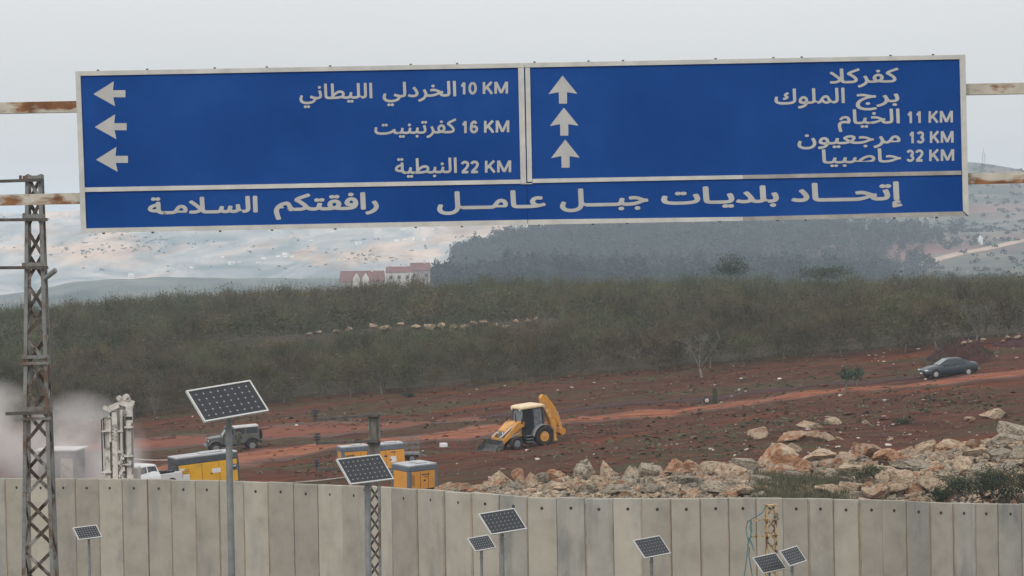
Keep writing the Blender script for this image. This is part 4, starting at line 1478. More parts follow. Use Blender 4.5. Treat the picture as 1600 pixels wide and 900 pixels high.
# ------------------------------------------------------------------ lattice poles
def lattice(t, top, bot, d, wtop, wbot, n_bays, leg_w, brace_w, leg_mat, brace_mat, z_down):
    """Four legs and zigzag bracing between two centre points; wtop/wbot in metres. Local space = world."""
    T, B = Vector(top), Vector(bot)

    def corner(f, sx, sy):
        c = T.lerp(B, f)
        w = (wtop + (wbot - wtop) * f) / 2
        return Vector((c.x + sx * w, c.y + sy * w, c.z))
    rot = 0.18
    f_end = (T.z - z_down) / (T.z - B.z)
    for sx in (-1, 1):
        for sy in (-1, 1):
            MB().bar(corner(0, sx, sy), corner(f_end, sx, sy), leg_w, leg_w).build('leg', leg_mat, t)
    m = MB()
    nb = int(n_bays * f_end)
    for i in range(nb):
        f0, f1 = i / n_bays, (i + 1) / n_bays
        for (a, b, off) in (((-1, -1), (1, -1), 0), ((1, -1), (1, 1), 1), ((1, 1), (-1, 1), 0), ((-1, 1), (-1, -1), 1)):
            if (i + off) % 2:
                a, b = b, a
            m.bar(corner(f0, *a), corner(f1, *b), brace_w, brace_w * 0.35, up=(0, 1, 0) if a[1] == b[1] else (1, 0, 0))
    m.build('bracing', brace_mat, t)
    return corner


def build_tall_pole():
    d = 50
    t = thing('lattice_pole', 'tall rusty galvanised lattice power pole with crossarms, rising beside the blue sign', 'utility pole')
    top, bot = at(54, 273, d), at(63, 900, d)
    corner = lattice(t, top, bot, d, 0.22, 0.50, 15, 0.062, 0.06, M_['galv'], M_['rust'], -11.2)
    m = MB()
    for py, h in ((278, 7), (338, 7), (413, 7), (556, 5), (566, 4), (637, 7), (652, 4)):
        f = (py - 273) / 627
        w = 0.24 + 0.28 * f
        c = top.lerp(bot, f)
        m.box((c.x, c.y - w / 2 - 0.05, c.z), (w + 0.12, 0.025, h / pxs(d)))
    m.build('tie_plate', M_['galv'], t)
    for x0, y0, x1, y1 in ((-260, 292, 67, 281), (-260, 346, 74, 343), (-260, 420, 75, 418), (9, 646.5, 76, 644.5)):
        for off in (-1, 1):
            a, b = at(x0, y0, d + off * 0.20 * (1 if y0 < 600 else 1.3)), at(x1, y1, d + off * 0.20 * (1 if y0 < 600 else 1.3))
            MB().bar(a, b, 0.075, 0.055).build('crossarm', M_['dark_steel'], t)
    m = MB()
    m.cyl(at(69, 436, d - 0.25), at(87, 422, d - 0.35), 0.045, n=10)
    m.build('bracket', M_['galv'], t)
    ins = MB()
    for x, y in ((32, 281), (38, 340)):
        a = at(x, y + 1, d)
        ins.cyl(a, a + Vector((0, 0, 0.09)), 0.025, n=8)
    ins.build('insulator_pin', M_['dark_steel'], t)


build_tall_pole()


def insulator(t, p, s=1.0):
    """A pin insulator with three sheds."""
    p = Vector(p)
    m = MB()
    m.cyl(p, p + Vector((0, 0, 0.50 * s)), 0.022 * s, n=8)
    o = m.build('insulator', M_['black'], t)
    sh = MB()
    for k, r in enumerate((0.14, 0.165, 0.15)):
        z = 0.20 + 0.11 * k
        sh.cyl(p + Vector((0, 0, z * s)), p + Vector((0, 0, (z + 0.06) * s)), r * s, r * 0.75 * s, n=14)
    sh.build('shed', M_['black'], o)


def build_mid_pole():
    d = 95
    k = pxs(d)
    t = thing('slim_lattice_pole', 'slim dark lattice pole with three side arms of insulators, before the orange compressors', 'utility pole')
    top, bot = at(584.5, 646, d), at(586, 900, d)
    w = 14.5 / k
    corner = lattice(t, top, bot, d, w, w * 1.1, 11, 0.075, 0.07, M_['galv'], M_['dark_steel'], -15.6)
    m = MB()
    f1 = (757 - 646) / 254
    a, b = top, top.lerp(bot, f1)
    m.loft([[Vector((c.x + sx * w * 0.5, c.y - w * 0.56 + 0.03 * sy, c.z)) for sx, sy in ((-1, -1), (1, -1), (1, 1), (-1, 1))] for c in (a, b)], smooth=False)
    m.build('cover_plate', pmat('weathered_timber', [(0.3, (0.045, 0.04, 0.034)), (0.5, (0.10, 0.09, 0.075)), (0.7, (0.17, 0.155, 0.13))], scale=3, detail=7, rough=0.9, coords='World', stretch=(4, 1, 0.5)), t)
    for py in (648, 690, 733):
        c = at(584.5, py, d)
        MB().box((c.x, c.y - w / 2 - 0.08, c.z), (w + 0.14, 0.03, 0.10)).build('tie_plate', M_['dark_steel'], t)
    for (x0, y0, x1, y1) in ((491, 656, 592, 648.5), (494, 693, 592, 689), (493, 733.5, 592, 731)):
        MB().bar(at(x0, y0, d - 0.35), at(x1, y1, d - 0.35), 0.09, 0.09).build('arm', M_['dark_steel'], t)
        insulator(t, at(x0 + 1.5, y0 + 3, d - 0.35), 0.85)
    # a pale pipe clamped beside the pole, carrying the lamp post's cable
build_mid_pole()


def build_rusty_pole():
    d = 107
    k = pxs(d)
    t = thing('rusty_lattice_pole', 'short yellow rusty lattice pole with two side arms and tangled teal wires', 'utility pole')
    top, bot = at(1204, 790, d), at(1206, 900, d)
    w = 13.5 / k
    lattice(t, top, bot, d, w, w * 1.12, 6, 0.085, 0.05, M_['yrust'], M_['yrust'], -16.9)
    MB().box(top + Vector((0, 0, 0.02)), (w + 0.16, w + 0.1, 0.06)).build('cap', M_['yrust'], t)
    m = MB()
    for a, b in (((1173, 813), (1216, 811.5)), ((1174, 838.5), (1217, 836.5))):
        arm = MB().bar(at(*a, d - 0.28), at(*b, d - 0.28), 0.07, 0.06).build('arm', M_['yrust'], t)
    ins = MB()
    for x, y in ((1213, 806), (1214, 812)):
        p = at(x, y, d - 0.3)
        ins.cyl(p, p + Vector((0, 0, 0.12)), 0.1, 0.05, n=10)
    ins.build('insulator', M_['galv'], t)
    wires = [[(1196, 791), (1192, 800), (1185, 805), (1174, 811), (1168, 815), (1166, 826), (1167, 838), (1171, 846)],
             [(1174, 812), (1173, 820), (1175, 828), (1173, 838), (1169, 846), (1168, 858), (1166, 880), (1162, 905)],
             [(1171, 813), (1175, 818), (1171, 824), (1174, 832), (1172, 842), (1175, 852), (1178, 861)],
             [(1176, 838), (1168, 842), (1174, 847), (1168, 851), (1171, 858), (1170, 868), (1174, 890), (1176, 905)]]
    for wv in wires:
        pts = [at(x + random.uniform(-.4, .4), y, d - 0.35 + random.uniform(-.08, .08)) for x, y in wv]
        MB().tube(pts, 0.022, 5).build('wire', M_['teal'], t)


build_rusty_pole()


# ------------------------------------------------------------------ solar street lamps
def solar_lamp(label, corners, post_x, post_w, z_end=None):
    """corners px: top-left, top-right, bottom-right, bottom-left of a 1.58 x 0.81 m module."""
    TLc, TRc, BRc, BLc = [Vector(c) for c in corners]
    u = ((TRc - TLc) + (BRc - BLc)) / 2
    v = ((TLc - BLc) + (TRc - BRc)) / 2
    u.y, v.y = -u.y, -v.y
    W, H = 1.58, 0.84
    r2 = (W / H) ** 2
    A, B = u.length_squared, v.length_squared
    c = -(u.x * v.x + u.y * v.y)
    # du*dv = c ; A+du^2 = r2 (B+dv^2)
    q = (A - r2 * B)
    x = (q + math.sqrt(q * q + 4 * r2 * c * c)) / (2 * r2)      # dv^2
    dv = math.sqrt(x)
    du = c / dv
    s = math.sqrt(A + du * du) / W                # px per metre
    if FPX / s > 104:                            # the farther lamps carry a smaller module
        k_ = 104 * s / FPX
        W, H, s = W * k_, H * k_, s / k_
    d = FPX / s
    cen = (TLc + TRc + BRc + BLc) / 4
    C = at(cen.x, cen.y, d)
    U = (CAM_R @ Vector((u.x, u.y, -du))).normalized()
    V = (CAM_R @ Vector((v.x, v.y, -dv)))
    V = (V - U * U.dot(V)).normalized()
    N = U.cross(V)
    t = thing('solar_lamp', label, 'solar lamp', (C.x, C.y, -6 - 0.1 * C.y), group='solar powered street lamps')
    O = Vector(t.location)
    m3 = Matrix((U, V, N)).transposed()
    C = C - O
    sp_ = MB().box(C, (W - 0.03, H - 0.03, 0.03), m3)
    fr = MB()
    for sy in (-1, 1):
        fr.box(C + V * sy * (H / 2 - 0.015), (W, 0.035, 0.05), m3)
    for sx in (-1, 1):
        fr.box(C + U * sx * (W / 2 - 0.015), (0.035, H - 0.07, 0.05), m3)
    fr.build('frame', M_['alu'], t)
    dt = sp_
    dt.cur = 1
    for i in range(1, 9):
        for j in range(1, 6):
            p = C + U * (W * (i / 9 - 0.5)) + V * (H * (j / 6 - 0.5)) + N * 0.018
            e = 0.023
            dt.add([p - U * e, p - V * e, p + U * e, p + V * e], [(0, 1, 2, 3)])
    gl = sp_
    gl.cur = 2
    for i in range(1, 9):
        p = C + U * (W * (i / 9 - 0.5)) + N * 0.0165
        gl.add([p - U * .0016 - V * H * .47, p + U * .0016 - V * H * .47, p + U * .0016 + V * H * .47, p - U * .0016 + V * H * .47], [(0, 1, 2, 3)])
    for j in range(1, 6):
        p = C + V * (H * (j / 6 - 0.5)) + N * 0.0165
        gl.add([p - V * .0016 - U * W * .47, p - V * .0016 + U * W * .47, p + V * .0016 + U * W * .47, p + V * .0016 - U * W * .47], [(0, 1, 2, 3)])
    sp_.build('solar_panel', [M_['cell'], M_['dot'], M_['cell_line']], t, recalc=False)
    rp = post_w / s / 2
    foot_px = post_x
    bot = BLc.lerp(BRc, 0.5)
    head = C - N * 0.12
    # vertical post below the module
    px0 = at(post_x, bot.y, d) - O
    top = Vector((px0.x, head.y + 0.05, head.z - 0.05))
    MB().cyl((top.x, top.y, 0), (top.x, top.y, top.z), rp * 1.12, rp, n=14).build('post', M_['pole'], t)
    MB().cyl((top.x, top.y, top.z - 0.45), (top.x, top.y, top.z - 0.40), rp * 1.45, n=14).build('collar', M_['pole'], t)
    br = MB()
    br.bar(top, C - V * H * 0.25 - N * 0.03, 0.05)
    br.bar(top, C + V * H * 0.25 - N * 0.03, 0.05)
    br.bar(C - V * H * 0.3 - N * 0.045, C + V * H * 0.3 - N * 0.045, 0.04)
    br.build('bracket', M_['pole'], t)
    return d


ds = [solar_lamp('largest solar lamp, its tilted panel in front of the grove above the yellow compressor', [(293, 610), (385, 597), (418, 643), (325, 658)], 356, 10.5),
      solar_lamp('solar lamp whose panel hides part of the slim pole with insulator arms', [(527, 716), (590, 713), (615, 750), (549, 755)], 573, 9),
      solar_lamp('higher and larger of the two neighbouring solar lamps before the middle wall', [(747, 801.5), (803, 797.5), (823, 828), (768, 833)], 784, 6.5),
      solar_lamp('lower and smaller of the two neighbouring solar lamps before the middle wall', [(730, 840), (762, 838), (775, 857), (743, 860)], 752, 4.5),
      solar_lamp('lone solar lamp before the wall, left of the teal wires', [(989, 842.5), (1031, 840), (1050, 866), (1005, 870)], 1018, 5),
      solar_lamp('rear solar lamp just right of the rusty yellow lattice pole', [(1216, 859.5), (1247, 855.5), (1262, 878), (1231, 883)], 1238, 4.5),
      solar_lamp('solar lamp whose panel crosses the foot of the rusty yellow lattice pole', [(1174, 870), (1214, 866.5), (1230, 890), (1190, 894)], 1202, 5),
      solar_lamp('smallest solar lamp, just right of the tall lattice pole', [(115, 824), (147, 822), (158, 840), (126, 842.5)], 138, 4)]
print('lamp distances', [round(x) for x in ds])


# ------------------------------------------------------------------ rocks
def rock_mesh(seed, sub=4, cuts=12, rough=0.10):
    rnd = random.Random(seed)
    bm = bmesh.new()
    bmesh.ops.create_icosphere(bm, subdivisions=sub, radius=1)
    planes = []
    for _ in range(cuts):
        n = Vector((rnd.gauss(0, 1), rnd.gauss(0, 1), rnd.gauss(0, 1))).normalized()
        planes.append((n, rnd.uniform(0.42, 0.82)))
    off = Vector((rnd.uniform(0, 99), rnd.uniform(0, 99), rnd.uniform(0, 99)))
    for v in bm.verts:
        p = v.co.copy()
        for n, h in planes:
            dd = p.dot(n)
            if dd > h:
                p -= n * (dd - h) * 0.97
        q = v.co * 2.1 + off
        rid = 1 - abs(mnoise.noise(q)) * 2
        p *= 1 + rough * mnoise.fractal(v.co * 1.2 + off, 1.0, 2.0, 3) + 0.07 * rid + 0.07 * mnoise.noise(v.co * 5 + off) + 0.035 * mnoise.noise(v.co * 11 + off)
        v.co = p
    me = bpy.data.meshes.new('boulder')
    bm.to_mesh(me)
    bm.free()
    return me


ROCKS = {}
for kind in ('grey', 'cream', 'orange'):
    ROCKS[kind] = []
    for i in range(7):
        me = rock_mesh((500 if kind == 'grey' else 0) + i * 17 + len(kind) * 100, 4, 9 + i)
        me.materials.append(M_['rock_' + kind])
        for p in me.polygons:
            p.use_smooth = False
        me.update()
        ROCKS[kind].append(me)

BIG = [(694, 764, 36, 20, 'c'), (722, 765, 40, 22, 'o'), (752, 766, 22, 18, 'c'), (782, 752, 38, 30, 'c'), (812, 748, 28, 26, 'o'), (828, 758, 28, 36, 'c'), (843, 750, 30, 26, 'g'),
       (866, 742, 32, 18, 'o'), (868, 764, 48, 28, 'c'), (915, 741, 56, 40, 'g'), (950, 741, 28, 36, 'c'), (922, 765, 36, 22, 'g'), (985, 752, 46, 38, 'g'), (962, 767, 52, 22, 'g'), (1018, 738, 36, 34, 'g'),
       (1020, 766, 42, 24, 'g'), (1078, 730, 30, 22, 'o'), (1052, 733, 32, 26, 'o'), (1112, 736, 44, 40, 'c'), (1070, 754, 62, 32, 'g'), (1110, 762, 50, 26, 'g'),
       (1140, 742, 50, 42, 'c'), (1164, 727, 46, 26, 'g'), (1210, 719, 64, 40, 'o'), (1216, 738, 58, 22, 'o'), (1258, 730, 38, 24, 'o'), (1280, 716, 52, 28, 'c'), (1302, 724, 32, 24, 'o'), (1324, 718, 32, 24, 'c'),
       (1355, 706, 48, 36, 'o'), (1388, 715, 46, 26, 'o'), (1430, 731, 86, 34, 'g'), (1405, 719, 34, 16, 'o'), (1450, 701, 42, 28, 'c'), (1490, 698, 62, 28, 'c'), (1523, 696, 36, 26, 'o'), (1470, 720, 42, 30, 'c'),
       (1525, 712, 46, 26, 'c'), (1570, 690, 62, 38, 'g'), (1588, 675, 52, 30, 'g'), (1560, 711, 52, 26, 'g'), (1592, 712, 42, 24, 'g'), (1480, 746, 52, 30, 'g'), (1345, 736, 62, 24, 'c'), (1300, 766, 50, 20, 'c'),
       (1330, 762, 42, 24, 'c'), (1370, 766, 50, 24, 'c'), (1400, 762, 42, 26, 'c'), (1452, 757, 52, 30, 'c'), (1125, 767, 60, 22, 'g'), (1165, 768, 44, 20, 'c'),
       (1050, 768, 30, 18, 'c'), (890, 762, 24, 20, 'c'), (800, 764, 34, 20, 'g'), (1240, 700, 24, 14, 'c'), (1428, 714, 26, 18, 'c'), (1385, 740, 40, 24, 'c'), (1415, 748, 46, 26, 'c'), (1300, 742, 30, 20, 'g'),
       (1620, 690, 50, 36, 'g'), (1535, 735, 44, 26, 'g'), (1575, 732, 40, 24, 'g'), (1505, 728, 40, 26, 'c'), (1245, 745, 36, 20, 'g'), (1190, 752, 34, 20, 'g')]
FIELD = [(1183, 669, 42, 26, 'c', 178), (1263, 649, 46, 15, 'c', 184), (1302, 642, 25, 14, 'c', 187), (1240, 675, 60, 22, 'o', 175), (1264, 668, 30, 16, 'o', 177), (1288, 675, 30, 20, 'c', 176),
         (1556, 644, 46, 24, 'c', 180), (1517, 653, 18, 9, 'c', 181), (1352, 645, 13, 8, 'c', 186), (1310, 675, 14, 9, 'c', 176), (1392, 681, 12, 8, 'c', 172)]
KN = {'g': 'grey', 'c': 'cream', 'o': 'orange'}
_lab_seen = {}


def place_rock(px, py, w, h, k, d, group, where, flat=None):
    kind = KN[k]
    me = random.choice(ROCKS[kind])
    c = at(px, py, d)
    s = 0.5 / pxs(d)
    o = link('boulder', me)
    sx, sz = w * s * 1.12, h * s * 1.2
    o.location = (c.x, c.y + 0.25 * sx, c.z)
    o.scale = (sx, sx * random.uniform(0.75, 1.05), sz)
    if w < h * 1.8:
        o.rotation_euler = (random.uniform(-.25, .25), random.uniform(-.3, .3), random.uniform(0, 6.28))
        o.scale = (sx, sx, sz)
    else:
        o.rotation_euler = (0, random.uniform(-.12, .12), random.choice((0, math.pi)) + random.uniform(-.2, .2))
    size = 'large' if w > 45 else 'middling' if w > 28 else 'small'
    form = 'flat ' if w > 2.2 * h else 'upright ' if h > 1.05 * w else ''
    tone = {'grey': 'pitted grey', 'cream': 'pale cream', 'orange': 'orange stained'}[kind]
    tag(o, f'{size} {form}{tone} boulder {where}', 'boulder', group)
    return o


def near_word(px):
    return ('beside the nearest orange compressor' if px < 760 else 'below the loader bucket of the backhoe' if px < 860 else 'at the middle of the grey rocks' if px < 1000 else
            'left of the grassy patch' if px < 1180 else 'above the grassy patch' if px < 1330 else 'among orange rocks past the grass' if px < 1420 else 'by the long grey slab' if px < 1500 else 'at the dark shrub end')


for (px, py, w, h, k) in BIG:
    yc = float(np.interp(px, *CREST))
    f = min(1, max(0, (790 - py) / (790 - yc + 1)))
    d = 131 + 20 * f
    lvl = 'on the bank crest' if f > 0.75 else 'low on the bank' if f < 0.4 else 'midway up the bank'
    place_rock(px, py, w, h, k, d, 'boulders of the rubble bank behind the wall', f'{lvl}, {near_word(px)}')
_fl = ['left of the field heap, squat and rounded', 'long and low behind the field heap', 'behind the field heap at its right', 'long and reddish in the middle of the field heap', 'on top of the reddish field slab',
       'at the right end of the field heap', 'alone on the red soil, reddish on one side', 'lying flat beside the lone field boulder', 'on the pebbly soil between the heap and lone boulder', 'just below the field heap', 'in open soil right of the field heap']
for (px, py, w, h, k, d), wh in zip(FIELD, _fl):
    o = place_rock(px, py, w, h, k, d, 'boulders lying on the red field', wh)
    o.location.z = fz(o.location.x, o.location.y) + o.scale[2] * 0.35
# lesser boulders filling the bank
rb = random.Random(77)
n_f = 0
while n_f < 225:
    px = rb.uniform(690, 1630)
    yc = float(np.interp(px, *CREST))
    py = rb.uniform(yc + 4, 786)
    if 1200 < px < 1310 and py > 744:
        continue
    f = min(1, max(0, (790 - py) / (790 - yc + 1)))
    w = rb.uniform(11, 32)
    k = rb.choice('ggccoo') if px < 1190 or px > 1530 else rb.choice('gccoo')
    lvl = 'near the crest' if f > 0.7 else 'just above the wall' if f < 0.3 else 'midway up'
    place_rock(px, py + 3, w, w * rb.uniform(0.55, 0.9), k, 131.5 + 20 * f, 'lesser boulders filling the rubble bank', f'{lvl}, {near_word(px)}')
    n_f += 1
# stones edging the terrace inside the grove
for i, (px, py, w) in enumerate([(483, 525.5, 8), (499, 524, 10), (512, 526, 6), (527, 522, 10), (545, 519.5, 11), (563, 519, 9), (584, 514.5, 16), (602, 515.5, 14), (626, 512, 14), (651, 513.5, 16), (671, 513, 17), (692, 512, 16),
                                 (708, 511.5, 13), (726, 510.5, 12), (741, 509, 9), (757, 508.5, 14), (774, 508, 12), (790, 507, 10), (806, 505, 9), (824, 503, 8), (838, 502, 7)]):
    c = _terrace(px, py)
    d = c.y
    o = link('terrace_stone', ROCKS['cream'][i % 7])
    c.z = fz(c.x, c.y) + 0.40
    s = w / pxs(d) * 0.64
    o.location = c
    o.scale = (s, s, s * random.uniform(0.6, 0.8))
    o.rotation_euler = (0, 0, random.uniform(0, 6.28))
    tag(o, ('larger pale stone' if w > 12 else 'small pale stone') + ' in the row edging the terrace amid the grove', 'stone', 'pale stones edging the terrace')


def scatter_stones():
    rng = np.random.default_rng(31)
    pr = []
    for i in range(10):
        v = rng.normal(size=(10, 3))
        v /= np.linalg.norm(v, axis=1)[:, None]
        bm = bmesh.new()
        for p in v * rng.uniform(0.7, 1.0, (10, 1)):
            bm.verts.new(p)
        r = bmesh.ops.convex_hull(bm, input=bm.verts[:])
        bmesh.ops.triangulate(bm, faces=bm.faces[:])
        for q in [q for q in bm.verts if not q.link_faces]:
            bm.verts.remove(q)
        bm.verts.index_update()
        pr.append((np.array([q.co[:] for q in bm.verts]), np.array([[q.index for q in f.verts] for f in bm.faces])))
        bm.free()

    def batch(name, pos, size, mat, label, squash=0.55):
        V, F, o = [], [], 0
        z = field_z(pos[:, 0], pos[:, 1])
        for i in range(len(pos)):
            v, f = pr[rng.integers(0, 10)]
            a = rng.uniform(0, 6.283)
            q = v * size[i] * np.array([1.15, 1, squash])
            q = np.c_[q[:, 0] * math.cos(a) - q[:, 1] * math.sin(a), q[:, 0] * math.sin(a) + q[:, 1] * math.cos(a), q[:, 2]]
            V.append(q + np.array([pos[i, 0], pos[i, 1], z[i] + size[i] * 0.15]))
            F.append(f + o)
            o += len(v)
        tag(np_mesh(name, np.concatenate(V), np.concatenate(F), mat), label, 'stones', kind='stuff')
    pts = []
    for (px, py, sx, sy, n) in ((1330, 668, 70, 14, 260), (1250, 560, 140, 10, 260), (1420, 553, 90, 12, 330), (1560, 560, 60, 14, 150), (900, 610, 200, 9, 190), (640, 640, 160, 12, 120), (1100, 600, 140, 14, 160),
                                (1000, 700, 160, 20, 200), (400, 665, 120, 12, 80), (1500, 640, 80, 18, 150), (850, 725, 120, 14, 130), (1200, 700, 120, 12, 160), (1500, 670, 70, 10, 120), (560, 710, 80, 18, 50)):
        for _ in range(int(n * 0.45)):
            q = gpx_fast(rng.normal(px, sx), rng.normal(py, sy))
            if q is not None:
                pts.append(q)
    pts = np.array(pts)
    batch('scattered_stones', pts, 0.035 + 0.22 * rng.uniform(0, 1, len(pts)) ** 7, M_['stone_white'], 'small pale stones strewn over the red field')
    pts = []
    for _ in range(1700):
        q = gpx_fast(rng.uniform(200, 1640), rng.uniform(560, 745))
        if q is not None and q[1] > 152:
            pts.append(q)
    pts = np.array(pts)
    batch('soil_clods', pts, 0.06 + 0.26 * rng.uniform(0, 1, len(pts)) ** 4, M_['red_soil'], 'dark red earth clods lying over the field', 0.6)
    # rubble between the boulders
    n = 4400
    px = rng.uniform(680, 1650, n)
    f = rng.uniform(0, 1, n)
    d = 132 + 19 * f
    xy = []
    for a, b in zip(px, d):
        p = at(a, 700, b)
        xy.append((p.x, p.y))
    xy = np.array(xy)
    half = n // 2
    batch('bank_rubble', xy[:half], 0.10 + 0.34 * rng.uniform(0, 1, half) ** 2, M_['rock_cream'], 'broken cream rubble packed between the boulders', 0.8)
    batch('bank_rubble', xy[half:], 0.10 + 0.34 * rng.uniform(0, 1, n - half) ** 2, M_['rock_grey'], 'broken grey rubble packed between the boulders', 0.8)


# a quick lookup of the visible field point per pixel
_dd = np.arange(128, 300, 1.5)


def gpx_fast(px, py):
    P = np.array([at(px, py, d)[:] for d in (128.0, 300.0)])
    x = np.interp(_dd, [128, 300], P[:, 0])
    zl = np.interp(_dd, [128, 300], P[:, 2])
    zf = field_z(x, _dd)
    hit = np.nonzero(zf >= zl)[0]
    if not len(hit) or hit[0] == 0:
        return None
    return (x[hit[0]], _dd[hit[0]])


scatter_stones()


def weeds():
    rng = np.random.default_rng(41)
    out = []
    for (px, py, sx, sy, n) in ((750, 600, 330, 16, 420), (1200, 645, 200, 20, 420), (1000, 690, 160, 22, 380), (600, 650, 160, 14, 220), (1100, 580, 160, 12, 220), (400, 655, 150, 10, 160), (1480, 625, 90, 14, 260), (560, 735, 60, 10, 120)):
        for _ in range(n):
            q = gpx_fast(rng.normal(px, sx), rng.normal(py, sy))
            if q is None:
                continue
            k = rng.integers(5, 10)
            h = rng.uniform(0.06, 0.22)
            v = leaf_cloud(k, (q[0], q[1], 0), (0.22, 0.22, 0.02), h, rng, clumps=3)
            v[:, 2] = np.abs(v[:, 2]) * 0.8 + fz(*q)
            out.append(v)
    V = np.concatenate(out)
    tag(np_mesh('field_weeds', V, tri_faces(V), M_['weed']), 'low dull green weeds tufting the red field', 'weeds', kind='stuff')
    out = []
    for _ in range(700):
        px, py, d = rng.uniform(1175, 1325), rng.uniform(738, 782), 0
        d = 131 + 16 * (790 - py) / 60
        p = at(px, py, d)
        n = 9
        a = rng.uniform(0, 6.283, n)
        b = np.c_[p.x + rng.normal(0, .12, n), p.y + rng.normal(0, .12, n), np.full(n, p.z - 0.1)]
        tip = b + np.c_[np.cos(a) * .12, np.sin(a) * .12, rng.uniform(.18, .42, n)]
        s = np.c_[np.cos(a + 1.5), np.sin(a + 1.5), np.zeros(n)] * 0.02
        out.append(np.stack([b - s, b + s, tip], 1).reshape(-1, 3))
    V = np.concatenate(out)
    tag(np_mesh('bank_grass', V, tri_faces(V), pmat('grass_blade', [(0.3, (0.055, 0.054, 0.030)), (0.7, (0.125, 0.120, 0.072))], scale=1.2, rough=0.9, coords='World')), 'short grey green grass on the bank above the wall', 'grass', kind='stuff')


weeds()
for i, (px, py, w, h) in enumerate([(1498, 786, 46, 46), (1536, 788, 60, 62), (1572, 790, 62, 68), (1610, 790, 60, 70), (1470, 786, 34, 26), (1552, 772, 50, 40)]):
    d = 131 + i % 3
    shrub('dark_shrub', ['dark green shrub over the wall, left of the clump of tall ones', 'dark green shrub in the middle of the clump on the rubble', 'tall dark green shrub hiding grey boulders near the frame edge',
                         'dark green shrub cut off by the frame edge', 'lowest dark green shrub at the open end of the clump', 'dark green shrub higher up behind the clump'][i],
          px, py, d, w * 1.3 / pxs(d), h / pxs(d), M_['shrub'], 1300, 60 + i, 'shrub', 'dark shrubs growing through the rubble', leaf=0.055)
for i, (px, py, w, h) in enumerate([(1340, 752, 46, 20), (1365, 742, 40, 16), (1410, 664, 34, 12), (640, 622, 22, 10)]):
    q = gpx_fast(px, py) or None
    d = q[1] if q else 140
    if py > 700:
        d = 140
    shrub('low_shrub', ['low grey green shrub beside the grassy patch on the bank', 'low grey green shrub between cream boulders above the patch', 'low dark shrub among pebbles on the red field', 'small dark bush on bare soil before the grove'][i],
          px, py, d, w * 1.2 / pxs(d), h / pxs(d), M_['shrub'] if i > 1 else M_['weed'], 600, 80 + i, leaf=0.06)


# ------------------------------------------------------------------ bare trees, saplings, stump
def bare_tree(px, d, h, spread, label, seed, name='bare_tree', mat='bark_pale', limbs=6, twigs=9):
    rng = np.random.default_rng(seed)
    p = ground_at(px, d)
    t = thing(name, label, 'tree', p)
    mb = MB()
    tips = branches(mb, rng, (0, 0, 0), h, h * 0.03, spread, limbs, twigs, fork=0.2)
    for tp in tips:
        for _ in range(3):
            e = tp + Vector((rng.normal(), rng.normal(), abs(rng.normal()))) * h * 0.09
            mb.tube([tp - (e - tp) * 0.3, e], [h * 0.0045, h * 0.002], 3)
    mb.build('branches', M_[mat], t, recalc=False)
    return t


bare_tree(1526, 252, 3.1, 1.5, 'leafless pale tree left of the pair above the dark sedan', 5)
bare_tree(1562, 255, 3.0, 1.3, 'leafless pale tree in the middle of the pair above the dark sedan', 6)
bare_tree(1592, 251, 3.3, 1.7, 'leafless pale tree nearest the frame edge above the dark sedan', 7)
bare_tree(1097, 249, 4.0, 1.8, 'leafless grey forked tree at the grove edge between backhoe and young plants', 8, limbs=4)
bare_tree(238, 256, 2.6, 0.8, 'leafless grey trunk at the grove edge right of the drilling mast', 9, mat='bark', limbs=3, twigs=3)


def sapling(px, d, h, label, seed):
    rng = np.random.default_rng(seed)
    p = ground_at(px, d)
    t = thing('young_plant', label, 'plant', p, group='young broad leaved plants beside the track')
    mb = MB()
    for k in range(3):
        a = rng.uniform(0, 6.283)
        mb.tube([(0, 0, -.1), (math.cos(a) * .1, math.sin(a) * .1, h * .5), (math.cos(a) * .25, math.sin(a) * .25, h * .85)], [.035, .028, .015], 5)
    mb.build('stem', M_['bark_pale'], t, recalc=False)
    v = leaf_cloud(280, (0, 0, h * 0.70), (0.48, 0.42, h * 0.27), 0.11, rng, clumps=8, aspect=0.5)
    np_mesh('foliage', v, tri_faces(v), M_['green'], parent=t)


sapling(1322, 216, 2.0, 'young green plant on a pale bare stem, in front of its neighbour', 3)
sapling(1339, 220, 1.75, 'young green plant just behind, farther from the track edge', 4)


def stump():
    p = ground_at(1116, 219)
    t = thing('tree_stump', 'upright dark green grey stump with a bent twig on top, beside the orange track', 'stump', p)
    m = MB()
    m.tube([(0, 0, -.1), (.03, 0, .45), (0, 0, .95), (.02, 0, 1.2)], [.21, .18, .16, .10], 9)
    m.build('trunk', M_['shrub'], t)
    m = MB()
    m.tube([(.02, 0, 1.15), (.0, 0, 1.35), (.12, 0, 1.45), (.3, 0, 1.5)], [.07, .06, .035, .015], 6)
    m.build('twig', M_['bark'], t)
    p = ground_at(1104, 219)
    t = thing('old_wheel', 'small dark wheel with pale hub beside the stump', 'wheel', p)
    wheel_parts(t, (0, 0, 0.3), 0.28, 0.16, 'stone_white', axis=(0, 1, 0))


